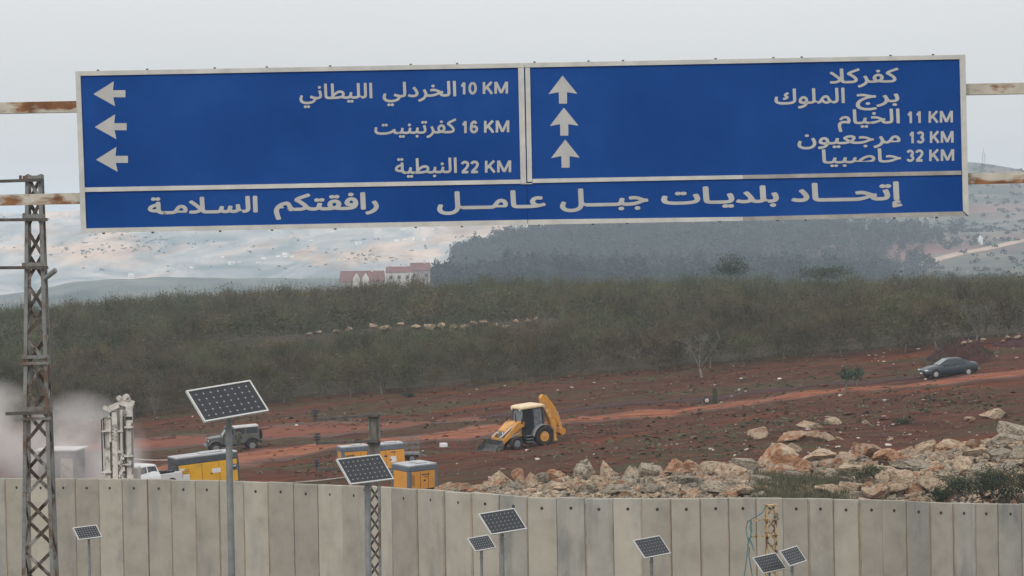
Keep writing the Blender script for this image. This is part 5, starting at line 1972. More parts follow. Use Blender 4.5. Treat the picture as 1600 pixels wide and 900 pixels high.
def wheel_parts(t, c, r, w, rim='grey', axis=(0, 1, 0), rim_r=0.58):
    """tyre and rim under t; the axle along y."""
    c = Vector(c)
    n = 24
    prof = [(r * 0.60, -w / 2 * .9), (r * 0.92, -w / 2), (r, -w / 2 * .65), (r, w / 2 * .65), (r * .92, w / 2), (r * .60, w / 2 * .9)]
    rings = []
    for k in range(n + 1):
        a = 2 * math.pi * k / n
        rings.append([c + Vector((q[0] * math.cos(a), q[1], q[0] * math.sin(a))) for q in prof])
    m = MB().loft(rings, caps=False)
    o = m.build('wheel', M_['rubber'], t)
    m = MB()
    m.cyl(c + Vector((0, -w * .40, 0)), c + Vector((0, w * .40, 0)), r * (rim_r + .03), n=20)
    for s in (-1, 1):
        m.cyl(c + Vector((0, s * w * .40, 0)), c + Vector((0, s * w * .47, 0)), r * 0.25, r * .18, n=10)
    rm = m.build('rim', M_[rim], o)
    return o


stump()


# ------------------------------------------------------------------ vehicles
def build_backhoe():
    p = ground_at(817, 195)
    t = thing('backhoe_loader', 'yellow backhoe loader with cream cab roof and folded rear boom on the red field', 'backhoe', p, (0, R(7), math.pi + R(33)))
    t.rotation_euler = (R(-1), R(4.5), math.pi + R(33))
    # wheels
    for y in (-0.95, 0.95):
        wheel_parts(t, (1.20, y * 0.97, 0.47), 0.47, 0.36, 'grey', rim_r=0.5)
        wheel_parts(t, (-1.02, y * 1.0, 0.68), 0.68, 0.46, 'yellow', rim_r=0.5)
    m = MB()
    m.box((0.1, 0, 0.72), (3.0, 0.7, 0.35), bev=.04)
    m.box((1.2, 0, 0.50), (0.22, 1.6, 0.2))
    m.box((-1.0, 0, 0.68), (0.3, 1.6, 0.3))
    m.box((-0.15, 0, 0.62), (0.9, 1.56, 0.42), bev=.05)
    m.build('chassis', M_['black'], t)
    st = MB()
    for s in (-1, 1):
        for k in range(3):
            st.box((0.05, s * 0.88, 0.42 + 0.22 * k), (0.48, 0.22, 0.04))
    st.build('step', M_['grey'], t)
    # hood: sloping down to the front, rounded
    rings = []
    for x, z, w in ((0.42, 1.86, .56), (0.8, 1.84, .54), (1.2, 1.72, .50), (1.6, 1.52, .47), (1.78, 1.40, .44)):
        rings.append([Vector((x, -w, .86)), Vector((x, -w, z - .18)), Vector((x, -w * .75, z)), Vector((x, w * .75, z)), Vector((x, w, z - .18)), Vector((x, w, .86))])
    MB().loft(rings, smooth=False).build('hood', M_['yellow'], t)
    g = MB()
    g.box((1.80, 0, 1.04), (0.06, 0.84, 0.58), bev=.02)
    for k in range(5):
        g.box((1.835, 0, 0.86 + .09 * k), (0.02, 0.74, 0.03))
    g.build('grille', M_['grey'], t)
    for y in (-.3, .3):
        MB().cyl((1.83, y, 1.22), (1.86, y, 1.22), .07, n=10).build('headlight', M_['lamp'], t)
    # cab: pillars, glass, roof
    cab = MB()
    corners = [(0.42, .60), (0.42, -.60), (-1.28, -.72), (-1.28, .72)]
    tops = [(0.22, .62), (0.22, -.62), (-1.20, -.70), (-1.20, .70)]
    for (a, b), (c, d) in zip(corners, tops):
        cab.bar((a, b, 1.0), (c, d, 2.68), 0.09, 0.09)
    for s in (-1, 1):
        cab.bar((-0.45, s * .70, 1.0), (-0.45, s * .70, 2.68), 0.07, 0.07)
        cab.box((-0.42, s * .68, 1.0), (1.75, 0.08, 0.35))
    cab.box((-0.45, 0, 0.95), (1.7, 1.3, 0.12))
    cab.box((0.40, 0, 1.15), (0.08, 1.2, 0.55))
    cab.build('cab_frame', M_['black'], t)
    gl = MB()
    gl.add([(0.43, -.55, 1.45), (0.43, .55, 1.45), (0.24, .57, 2.62), (0.24, -.57, 2.62)], [(0, 1, 2, 3)])
    tag(gl.build('windscreen', M_['pale_glass'], t), 'dusty pale windscreen')
    for s in (-1, 1):
        for x0, x1 in ((0.36, -.42), (-.49, -1.22)):
            w = MB()
            w.add([(x0, s * .70, 1.18), (x1, s * .71, 1.18), (x1 * .97, s * .69, 2.62), (x0 * .7 if x0 > 0 else x0, s * .69, 2.62)], [(0, 1, 2, 3)])
            w.build('side_window', M_['glass'] if x0 > 0 else M_['pale_glass'], t)
    w = MB()
    w.add([(-1.285, -.66, 1.2), (-1.285, .66, 1.2), (-1.21, .64, 2.62), (-1.21, -.64, 2.62)], [(0, 1, 2, 3)])
    w.build('rear_window', M_['glass'], t)
    seat = MB()
    seat.box((-.5, 0, 1.2), (.5, .5, .2), bev=.04)
    seat.box((-.74, 0, 1.6), (.14, .48, .7), bev=.04)
    seat.build('seat', M_['black'], t)
    rr = []
    for z, gx, s in ((2.68, 0, 1.0), (2.76, 0, 1.03), (2.86, 0, .97), (2.92, 0, .72)):
        rr.append([Vector((-.48 + cx * s, cy * s, z)) for cx, cy in ((.92, .62), (.80, .76), (-.84, .78), (-.92, .66), (-.92, -.66), (-.84, -.78), (.80, -.76), (.92, -.62))])
    rf = MB().loft(rr, smooth=False).build('cab_roof', M_['cream'], t)
    l_ = MB()
    for y in (-.5, .5):
        l_.cyl((.42, y, 2.64), (.47, y, 2.64), .06, n=8)
    l_.build('work_light', M_['lamp'], t)
    # rear fenders
    for s in (-1, 1):
        fr = []
        for k in range(9):
            a = R(8 + 164 * k / 8)
            cx, cz = -1.02 + .84 * math.cos(a), .66 + .80 * math.sin(a)
            fr.append([Vector((cx, s * .70, cz)), Vector((cx, s * 1.16, cz)), Vector((cx * 1, s * 1.16, cz + .06)), Vector((cx, s * .70, cz + .06))])
        MB().loft(fr).build('fender', M_['grey'], t)
        mr = MB()
        mr.bar((.42, s * .66, 2.1), (.62, s * .92, 2.05), .03)
        mr.box((.62, s * .95, 1.92), (.05, .16, .34), bev=.015)
        mr.build('mirror', M_['black'], t)
    MB().cyl((.72, .33, 1.7), (.72, .33, 2.45), .045, n=8).build('exhaust', M_['black'], t)
    # loader arms
    for s in (-1, 1):
        prof = [(0.30, 1.82), (0.55, 1.92), (0.95, 1.76), (1.55, 1.25), (2.35, 0.62), (2.42, 0.44), (2.26, 0.40), (1.42, 0.98), (0.75, 1.42), (0.36, 1.52)]
        MB().prism(prof, s * .70 - .075, s * .70 + .075).build('loader_arm', M_['yellow'], t)
        ram = MB()
        ram.cyl((0.62, s * .58, 1.1), (1.35, s * .58, .88), .055, n=8)
        ram.cyl((1.35, s * .58, .88), (1.95, s * .62, .72), .03, n=8)
        ram.cyl((1.1, s * .52, 1.62), (2.25, s * .52, .95), .045, n=8)
        ram.build('hydraulic_ram', M_['steel'], t)
    xm = MB()
    xm.bar((2.05, -.7, .82), (2.05, .7, .82), .14)
    xm.build('cross_tube', M_['yellow'], t)
    # bucket
    prof = [(2.42, .86), (2.34, .52), (2.46, .20), (2.75, .04), (3.35, .02), (3.35, .06), (2.80, .10), (2.53, .25), (2.42, .52), (2.50, .86)]
    b = MB().prism(prof, -1.15, 1.15)
    for s in (-1, 1):
        b.prism([(2.42, .84), (2.36, .52), (2.47, .20), (2.75, .05), (3.30, .05), (2.95, .40)], s * 1.14 - .02, s * 1.14 + .02)
    bk = b.build('bucket', M_['bucket'], t)
    tt = MB()
    for k in range(8):
        tt.box((3.42, -1.05 + .3 * k, .035), (.16, .09, .04))
    tt.build('teeth', M_['bucket'], bk)
    # rear frame, stabilisers, folded boom and dipper
    rf_ = MB()
    rf_.box((-1.85, 0, .85), (.22, 2.1, .5), bev=.03)
    rf_.box((-2.05, 0, .80), (.3, .5, .6), bev=.03)
    rf_.build('rear_frame', M_['black'], t)
    for s in (-1, 1):
        sb = MB()
        sb.box((-1.90, s * 1.02, 1.0), (.20, .20, 1.35), bev=.02)
        sb.box((-1.90, s * 1.02, .30), (.26, .34, .06))
        sb.build('stabiliser', M_['yellow'], t)
    boom = [(-2.25, .62), (-2.52, .70), (-2.78, 1.35), (-2.55, 2.3), (-2.02, 3.32), (-1.78, 3.42), (-1.58, 3.22), (-1.72, 2.6), (-2.12, 1.7), (-2.25, 1.2)]
    bo = MB().prism(boom, -.16, .16).build('boom', M_['yellow'], t)
    # maker's letters on the boom side facing the camera
    lt = MB()
    for k, ch in enumerate('JCB'):
        for ln in GL[ch]:
            P = [Vector((-2.32 + .26 * k + .02, 1.72 + .37 * k)) + Vector((u * .20 - v * .11, u * .28 + v * .10)) for u, v in ln]
            for a, c in zip(P[:-1], P[1:]):
                dn = (c - a).normalized() if (c - a).length > 1e-6 else Vector((1, 0))
                nn = Vector((-dn.y, dn.x)) * .02
                for sy in (-1, 1):
                    lt.add([(q.x, sy * .164, q.y) for q in (a - nn, c - nn, c + nn, a + nn)], [(0, 1, 2, 3)])
    lt.build('maker_letters', M_['sticker'], bo, recalc=False)
    dp = [(-1.72, 3.34), (-1.60, 3.18), (-1.98, 2.45), (-2.45, 1.45), (-2.62, .95), (-2.78, 1.02), (-2.70, 1.60), (-2.38, 2.45)]
    MB().prism([(x - .34, z) for x, z in dp], -.11, .11).build('dipper', M_['yellow'], t)
    ram = MB()
    ram.cyl((-2.95, 0, 2.05), (-3.15, 0, 1.2), .05, n=8)
    ram.cyl((-3.15, 0, 1.2), (-3.22, 0, .85), .035, n=8)
    ram.build('boom_ram', M_['steel'], t)
    bk2 = MB().prism([(-3.05, 1.0), (-3.35, .80), (-3.3, .52), (-3.0, .42), (-2.85, .62), (-2.9, .9)], -.3, .3).build('rear_bucket', M_['yellow'], t)


build_backhoe()


def loft_body(stations, mat, name, t, smooth=True):
    """stations: (x, half width, z bottom, z shoulder, half width top, z top)."""
    rings = []
    for x, w, zb, zs, wt, zt in stations:
        half = [(w * .86, zb), (w * .98, zb + .10), (w, (zb + zs) / 2), (w * .97, zs - .03), (w * .93, zs), (wt, zt - .05), (wt * .90, zt), (wt * .45, zt + .015)]
        rings.append([Vector((x, -a, b)) for a, b in half] + [Vector((x, a, b)) for a, b in reversed(half)])
    return MB().loft(rings, smooth=smooth).build(name, mat, t)


def pane(t, name, pts, mat, out=0.012):
    """A window pane lifted off the body on both sides (y mirrored)."""
    for s in (-1, 1):
        m = MB()
        m.add([(x, s * (y + out), z) for x, y, z in pts], [tuple(range(len(pts)))])
        m.build(name, mat, t)


def build_car():
    p = ground_at(1482, 228)
    t = thing('parked_car', 'dark blue grey sedan parked on the orange track near the grove edge', 'car', p, (R(-1), R(2.2), math.pi + R(14)))
    st = [(2.28, .62, .34, .56, .50, .60), (2.18, .78, .24, .62, .66, .68), (1.6, .88, .20, .76, .70, .86), (.98, .90, .20, .86, .72, .95), (.86, .90, .20, .88, .70, 1.0), (.15, .90, .20, .92, .58, 1.42),
          (-.35, .90, .20, .93, .58, 1.47), (-.95, .90, .20, .95, .57, 1.43), (-1.65, .89, .22, .97, .62, 1.14), (-1.8, .88, .24, .98, .66, 1.06), (-2.15, .84, .30, .97, .68, 1.05), (-2.30, .74, .40, .86, .60, .93)]
    body = loft_body(st, M_['car'], 'body', t)
    m = MB()
    m.add([(.95, -.60, .99), (.95, .60, .99), (.20, .50, 1.405), (.20, -.50, 1.405)], [(0, 1, 2, 3)])
    for q in range(4):
        m.v[q] = (m.v[q][0] + .02, m.v[q][1], m.v[q][2] + .025)
    m.build('windscreen', M_['pale_glass'], t)
    m = MB()
    m.add([(-1.0, -.5, 1.42), (-1.0, .5, 1.42), (-1.68, .55, 1.13), (-1.68, -.55, 1.13)], [(0, 1, 2, 3)])
    for q in range(4):
        m.v[q] = (m.v[q][0] - .02, m.v[q][1], m.v[q][2] + .03)
    m.build('rear_window', M_['glass'], t)

    def wy(z):                                   # half width of the greenhouse side at height z
        return .835 - (z - .95) * .58
    pane(t, 'side_window', [(.68, wy(.97), .97), (-.30, wy(.98), .98), (-.30, wy(1.38), 1.38), (.12, wy(1.35), 1.35)], M_['glass'], .03)
    pane(t, 'side_window', [(-.37, wy(.98), .98), (-1.35, wy(1.01), 1.01), (-1.02, wy(1.33), 1.33), (-.37, wy(1.38), 1.38)], M_['glass'], .03)
    for x in (1.42, -1.38):
        for y in (-.80, .80):
            ar = MB().cyl((x, y * 1.02, .34), (x, y * 1.125, .34), .385, n=22)
            ar.build('wheel_arch', M_['black'], t)
            wheel_parts(t, (x, y * 1.045, .325), .325, .22, 'steel', rim_r=.66)
    for y in (-.66, .66):
        m = MB()
        m.box((2.13, y, .64), (.26, .24, .10), Matrix.Rotation(-.35 * (1 if y > 0 else -1), 3, 'Z'), bev=.03)
        m.build('headlight', M_['lamp'], t)
        m = MB()
        m.box((-2.20, y, .90), (.18, .26, .12), bev=.03)
        m.build('tail_light', M_['red_lamp'], t)
        m = MB()
        m.box((.72, y * 1.47, 1.02), (.16, .18, .12), bev=.03)
        m.build('mirror', M_['car'], t)
        MB().box((-.45, y * 1.365, .86), (.16, .02, .03)).build('door_handle', M_['steel'], t)
    MB().box((2.27, 0, .48), (.06, 1.0, .16), bev=.02).build('grille', M_['black'], t)
    MB().box((2.32, 0, .40), (.02, .46, .11)).build('number_plate', M_['white'], t)


build_car()


def build_jeep():
    p = ground_at(362, 215)
    t = thing('jeep', 'dusty grey green four door off road jeep with pale hood, behind the solar lamp post', 'jeep', p, (R(-1), R(3.2), math.pi + R(14)))
    b = MB()
    b.box((-.62, 0, .92), (2.75, 1.55, .68), bev=.05)
    b.build('body', M_['jeep'], t)
    rings = []
    for x, z, w in ((.78, 1.24, .72), (1.3, 1.22, .66), (1.82, 1.16, .58)):
        rings.append([Vector((x, -w, .62)), Vector((x, -w, z - .08)), Vector((x, -w * .85, z)), Vector((x, w * .85, z)), Vector((x, w, z - .08)), Vector((x, w, .62))])
    MB().loft(rings, smooth=False).build('hood', M_['jeep'], t)
    tp = MB()
    rr = [[Vector((x, sy * w, z)) for x, sy in ((.42 - k * .0, 1), (-1.96, 1), (-1.96, -1), (.42, -1))] for k, (z, w) in enumerate(((1.74, .70), (1.80, .71), (1.86, .64)))]
    tp.loft(rr, smooth=False)
    tp.build('hardtop', M_['jeep_top'], t)
    pl = MB()
    for s in (-1, 1):
        for x0, x1 in ((.80, .45), (-.12, -.12), (-.95, -.95), (-1.93, -1.93)):
            pl.bar((x0, s * .73, 1.24), (x1, s * .68, 1.77), .10, .07)
        pl.bar((.8, s * .73, 1.25), (-1.95, s * .73, 1.25), .06)
    pl.build('window_frame', M_['jeep'], t)
    pane(t, 'side_window', [(.66, .715, 1.27), (-.07, .715, 1.27), (-.07, .675, 1.73), (.40, .675, 1.73)], M_['glass'], 0)
    pane(t, 'side_window', [(-.18, .715, 1.27), (-.90, .715, 1.27), (-.90, .675, 1.73), (-.18, .675, 1.73)], M_['glass'], 0)
    pane(t, 'side_window', [(-1.01, .715, 1.27), (-1.88, .715, 1.27), (-1.88, .675, 1.73), (-1.01, .675, 1.73)], M_['glass'], 0)
    m = MB()
    m.add([(.78, -.66, 1.27), (.78, .66, 1.27), (.44, .62, 1.73), (.44, -.62, 1.73)], [(0, 1, 2, 3)])
    m.build('windscreen', M_['pale_glass'], t)
    m = MB()
    m.add([(-1.985, -.66, 1.27), (-1.985, .66, 1.27), (-1.965, .62, 1.73), (-1.965, -.62, 1.73)], [(0, 1, 2, 3)])
    m.build('rear_window', M_['glass'], t)
    for x in (1.38, -1.38):
        for s in (-1, 1):
            fl = []
            for k in range(7):
                a = R(18 + 144 * k / 6)
                cx, cz = x + .56 * math.cos(a), .42 + .50 * math.sin(a)
                fl.append([Vector((cx, s * .62, cz)), Vector((cx, s * .94, cz)), Vector((cx, s * .94, cz + .07)), Vector((cx, s * .62, cz + .07))])
            MB().loft(fl).build('fender', M_['black'] if x < 0 else M_['jeep'], t)
            wheel_parts(t, (x, s * .80, .40), .40, .26, 'grey', rim_r=.55)
    g = MB()
    g.box((1.85, 0, .92), (.08, 1.12, .46), bev=.02)
    g.build('grille', M_['jeep'], t)
    sl = MB()
    for k in range(7):
        sl.box((1.895, -.36 + .12 * k, .95), (.012, .06, .30))
    sl.build('grille_slots', M_['black'], t)
    for s in (-1, 1):
        MB().cyl((1.88, s * .46, .98), (1.92, s * .46, .98), .10, n=12).build('headlight', M_['lamp'], t)
        mr = MB()
        mr.box((.62, s * .92, 1.32), (.08, .2, .2), bev=.02)
        mr.build('mirror', M_['black'], t)
    MB().box((2.06, 0, .62), (.16, 1.5, .18), bev=.03).build('front_bumper', M_['grey'], t)
    MB().box((-2.08, 0, .60), (.16, 1.5, .18), bev=.03).build('rear_bumper', M_['black'], t)
    MB().box((0, 0, .50), (2.2, 1.5, .14)).build('sill', M_['black'], t)
    o = wheel_parts(t, (0, 0, 0), .38, .24, 'grey')
    o.name = 'spare_wheel'
    o.location = (-2.16, 0, 1.12)
    o.rotation_euler = (0, 0, math.pi / 2)


build_jeep()


def person(px, d, label):
    """A standing figure grown from joints; seen from the side, facing the jeep."""
    p = ground_at(px, d)
    J = {'pelvis': (0, 0, .95), 'waist': (0, .02, 1.12), 'chest': (0, .02, 1.34), 'neck': (0, .0, 1.50), 'skull': (0, -.02, 1.63), 'crown': (0, -.01, 1.74),
         'shl': (-.19, .02, 1.44), 'ell': (-.26, .04, 1.17), 'wrl': (-.20, -.14, 1.02), 'hal': (-.18, -.2, .99), 'shr': (.19, .02, 1.44), 'elr': (.27, .03, 1.17), 'wrr': (.25, -.06, .93), 'har': (.24, -.09, .85),
         'hil': (-.10, 0, .90), 'knl': (-.12, -.03, .50), 'anl': (-.12, .03, .09), 'tol': (-.13, -.14, .04), 'hir': (.10, 0, .90), 'knr': (.12, -.02, .50), 'anr': (.13, .04, .09), 'tor': (.15, -.13, .04)}
    rad = {'pelvis': .155, 'waist': .14, 'chest': .165, 'neck': .06, 'skull': .095, 'crown': .08, 'shl': .075, 'ell': .05, 'wrl': .036, 'hal': .045, 'shr': .075, 'elr': .05, 'wrr': .036, 'har': .045,
           'hil': .10, 'knl': .068, 'anl': .05, 'tol': .045, 'hir': .10, 'knr': .068, 'anr': .05, 'tor': .045}
    E_ = [('pelvis', 'waist'), ('waist', 'chest'), ('chest', 'neck'), ('neck', 'skull'), ('skull', 'crown'), ('chest', 'shl'), ('shl', 'ell'), ('ell', 'wrl'), ('wrl', 'hal'), ('chest', 'shr'), ('shr', 'elr'), ('elr', 'wrr'), ('wrr', 'har'),
          ('pelvis', 'hil'), ('hil', 'knl'), ('knl', 'anl'), ('anl', 'tol'), ('pelvis', 'hir'), ('hir', 'knr'), ('knr', 'anr'), ('anr', 'tor')]
    names = list(J)
    me = bpy.data.meshes.new('person')
    me.from_pydata([J[n] for n in names], [(names.index(a), names.index(b)) for a, b in E_], [])
    o = link('person', me)
    sk = o.modifiers.new('skin', 'SKIN')
    for n, v in zip(names, me.skin_vertices[0].data):
        r = rad[n]
        v.radius = (r, r * (.72 if n in ('chest', 'waist', 'pelvis') else 1))
        v.use_root = n == 'pelvis'
    o.modifiers.new('sub', 'SUBSURF').levels = 1
    dg = bpy.context.evaluated_depsgraph_get()
    dg.update()
    me2 = bpy.data.meshes.new_from_object(o.evaluated_get(dg))
    o.modifiers.clear()
    o.data = me2
    me2.materials.clear()
    me2.materials.append(M_['skin'])
    me2.materials.append(M_['cloth_olive'])
    for q in me2.polygons:
        c = q.center
        q.use_smooth = True
        q.material_index = 0 if c.z > 1.50 or (abs(c.x) > .13 and c.z < 1.02 and c.z > .8 and (c.y < -.04)) else 1
    o.location = p
    o.rotation_euler = (0, 0, R(150))
    tag(o, label, 'person')
    h = MB()
    rings = []
    for k, (z, r) in enumerate(((1.63, .118), (1.70, .122), (1.76, .10), (1.80, .05))):
        rings.append([Vector((math.cos(a) * r, math.sin(a) * r * 1.1 + .0, z)) for a in [6.283 * i / 12 for i in range(12)]])
    h.loft(rings)
    h.build('hair', M_['hair'], o)
    v = MB()
    v.loft([[Vector((math.cos(a) * w, math.sin(a) * w * .72 + .02, z)) for a in [6.283 * i / 14 for i in range(14)]] for z, w in ((1.0, .185), (1.2, .185), (1.38, .20), (1.46, .15))])
    v.build('vest', M_['cloth_olive'], o)


person(371, 210.5, 'person in olive clothing standing with lowered arms beside the door of the jeep')


def build_pickup():
    p = ground_at(213, 160)
    p.z = at(213, 725, 160).z - 1.78
    t = thing('pickup_truck', 'white pickup truck parked behind the wall beside the drilling mast', 'pickup truck', p, (0, R(1), math.pi + R(52)))
    st = [(2.62, .70, .45, .85, .62, .98), (2.45, .88, .40, .95, .74, 1.08), (1.3, .92, .38, 1.08, .78, 1.18), (1.15, .92, .38, 1.10, .76, 1.22), (.55, .92, .38, 1.12, .66, 1.74), (-.3, .92, .38, 1.12, .66, 1.78),
          (-.75, .92, .38, 1.12, .66, 1.72), (-.92, .92, .38, 1.12, .76, 1.20)]
    loft_body(st, M_['white'], 'cab', t)
    pane(t, 'side_window', [(.85, .80, 1.18), (.05, .79, 1.18), (.05, .68, 1.66), (.50, .69, 1.62)], M_['glass'], .03)
    pane(t, 'side_window', [(-.03, .79, 1.18), (-.75, .79, 1.18), (-.68, .69, 1.62), (-.03, .68, 1.66)], M_['glass'], .03)
    m = MB()
    m.add([(1.15, -.64, 1.24), (1.15, .64, 1.24), (.60, .56, 1.70), (.60, -.56, 1.70)], [(0, 1, 2, 3)])
    m.v = [(x + .03, y, z + .02) for x, y, z in m.v]
    m.build('windscreen', M_['pale_glass'], t)
    bed = MB()
    for s in (-1, 1):
        bed.box((-1.75, s * .86, .82), (1.72, .10, .62), bev=.02)
    bed.box((-2.60, 0, .82), (.08, 1.8, .60), bev=.02)
    bed.box((-1.75, 0, .56), (1.72, 1.6, .10))
    bed.build('cargo_bed', M_['white'], t)
    ld = MB()
    for k in range(5):
        ld.box((-1.2 - .26 * k, random.uniform(-.3, .3), .98 + random.uniform(0, .12)), (.3, .5, .36), Matrix.Rotation(random.uniform(-.4, .4), 3, 'Z'), bev=.04)
    ld.build('cargo', M_['black'], t)
    for x in (1.65, -1.75):
        for s in (-1, 1):
            MB().cyl((x, s * .86, .42), (x, s * .935, .42), .45, n=20).build('wheel_arch', M_['black'], t)
            wheel_parts(t, (x, s * .845, .38), .38, .25, 'grey', rim_r=.6)
    for s in (-1, 1):
        MB().box((2.52, s * .66, .92), (.12, .3, .16), bev=.03).build('headlight', M_['lamp'], t)
        MB().box((-2.65, s * .84, .90), (.03, .12, .3)).build('tail_light', M_['red_lamp'], t)


build_pickup()


def compressor(label, px, py_top, d, L, W, H, yaw, tilt, body, roofm, corner=True, stickers=(), roll=0):
    """A skid or trailer mounted compressor; py_top is the pixel row of its roof."""
    top = at(px, py_top, d)
    t = thing('compressor', label, 'compressor', (top.x, top.y, top.z - H), (R(roll), R(tilt), R(yaw)), 'towed compressors on the red field')
    zc = .42
    bh = H - zc
    m = MB()
    m.box((0, 0, zc + bh * .36), (L, W, bh * .72), bev=.03)
    m.build('housing', M_[body], t)
    cn_ = MB()
    cn_.box((0, 0, zc + bh * .83), (L + .03, W + .03, bh * .21), bev=.04)
    cn_.build('canopy', M_[roofm], t)
    rf = MB()
    rf.box((0, 0, zc + bh * .955), (L - .02, W - .02, bh * .05), bev=.02)
    rf.box((L * .12, 0, zc + bh * 1.0), (L * .35, W * .5, bh * .04), bev=.02)
    rf.build('roof', M_['comp_roof'], t)
    if corner:
        e = MB()
        for sx in (-1, 1):
            if body == 'comp_yellow':
                e.box((sx * (L / 2 - .04), 0, zc + bh * .36), (.13, W + .025, bh * .715), bev=.02)
            else:
                for sy in (-1, 1):
                    MB().box((sx * (L / 2 - .07), sy * (W / 2 - .07), zc + bh * .36), (.20, .20, bh * .715), bev=.03).build('corner_post', M_[roofm], t)
        if e.v:
            e.build('end_panel', M_['comp_dark'] if body == 'comp_yellow' else M_[roofm], t)
    lv = MB()
    sm_ = MB()
    for k in range(7):
        lv.box((-L * .38 + .0, -W / 2 - .006, zc + bh * (.20 + .06 * k)), (L * .16, .012, .02))
    for x in (-L * .1, L * .18):
        MB().box((x, -W / 2 - .004, zc + bh * .36), (.015, .010, bh * .66)).build('door_seam', M_['black'], t)
    lv.build('louvre_grille', M_['black'], t)
    for (sx, sz, w, h, mt) in stickers:
        sk = MB().box((sx * L, -W / 2 - .008, zc + bh * sz), (w, .012, h))
        sk.build('sticker', M_[mt], t)
    hd = MB()
    hd.box((L * .05, -W / 2 - .012, zc + bh * .34), (.12, .02, .07))
    hd.build('door_handle', M_['black'], t)
    ch = MB()
    ch.box((0, 0, zc - .06), (L + .2, W * .7, .10))
    ch.bar((-L / 2, 0, zc - .06), (-L / 2 - 1.0, 0, zc - .16), .09)
    ch.build('chassis', M_['black'], t)
    for s in (-1, 1):
        wheel_parts(t, (.1, s * (W / 2 - .16), .33), .33, .2, 'grey')
    return t


compressor('bright yellow compressor with dark end and stickers, beside the white pickup', 320, 707, 166, 3.75, 1.7, 2.2, 24, -4.0, 'comp_yellow', 'comp_dark',
           stickers=((-.38, .30, .55, .42, 'sticker'), (.13, .42, .52, .26, 'sticker'), (.40, .46, .50, .34, 'sticker_blue'), (.405, .50, .36, .09, 'lamp'), (-.42, .58, .3, .12, 'sticker')))
compressor('orange compressor with grey canopy left of the slim pole, behind the solar panel', 553, 695, 176, 1.75, 1.4, 1.75, 16, -2, 'comp_orange', 'comp_grey', stickers=((-.2, .55, .5, .07, 'sticker_blue'),))
compressor('tall orange compressor with white notice, just right of the slim pole', 606, 691, 172, 1.9, 1.4, 1.95, 12, -3, 'comp_orange', 'comp_grey', corner=False,
           stickers=((.14, .36, .34, .36, 'sticker'), (.14, .64, .3, .05, 'sticker_blue'), (-.1, .5, .2, .1, 'sticker_blue')))
compressor('nearest orange compressor with blue grey corner, beside the rubble bank', 647, 722, 150, 1.85, 1.55, 1.75, 38, -1.5, 'comp_orange', 'comp_grey', roll=3,
           stickers=((.08, .58, .5, .05, 'sticker_blue'), (.10, .48, .2, .04, 'sticker_blue')))


def build_trailer():
    d = 176
    p = at(640, 716, d)
    t = thing('railed_trailer', 'small grey flat trailer with a pipe rail, behind the orange compressors', 'trailer', p, (0, 0, R(8)))
    k = pxs(d)
    MB().box((0, 0, .30), (1.25, 1.0, .14), bev=.02).build('deck', M_['grey'], t)
    MB().box((0, 0, .12), (1.0, .8, .16), bev=.02).build('chassis', M_['black'], t)
    m = MB()
    for x in (-.56, -.2, .2, .56):
        for s in (-1, 1):
            m.cyl((x, s * .45, .34), (x, s * .45, 1.28), .02, n=6)
    for z in (.65, .95, 1.27):
        for s in (-1, 1):
            m.cyl((-.56, s * .45, z), (.56, s * .45, z), .02, n=6)
        for x in (-.56, .56):
            m.cyl((x, -.45, z), (x, .45, z), .02, n=6)
    m.build('rail', M_['grey'], t)
    for s in (-1, 1):
        wheel_parts(t, (.1, s * .52, .02), .26, .16, 'grey')
    db = MB()
    db.bar((.6, 0, .26), (1.1, 0, .10), .07)
    db.build('drawbar', M_['grey'], t)


build_trailer()


def build_cabin():
    d = 158
    p = at(104, 700, d)
    t = thing('site_cabin', 'low grey cabin with flat white roof, half lost in dust beside tall pole', 'cabin', (p.x, p.y, p.z - 2.5), (0, 0, R(-8)))
    MB().box((-.3, 0, 1.2), (2.1, 2.0, 2.4), bev=.03).build('wall', M_['grey'], t)
    MB().box((-.3, 0, 2.46), (2.4, 2.3, .10), bev=.02).build('roof', M_['white'], t)
    MB().box((-.7, -1.01, 1.5), (.6, .03, .6)).build('window', M_['glass'], t)
    MB().box((.3, -1.01, 1.05), (.7, .03, 1.9)).build('door', M_['dusty_white'], t)


build_cabin()


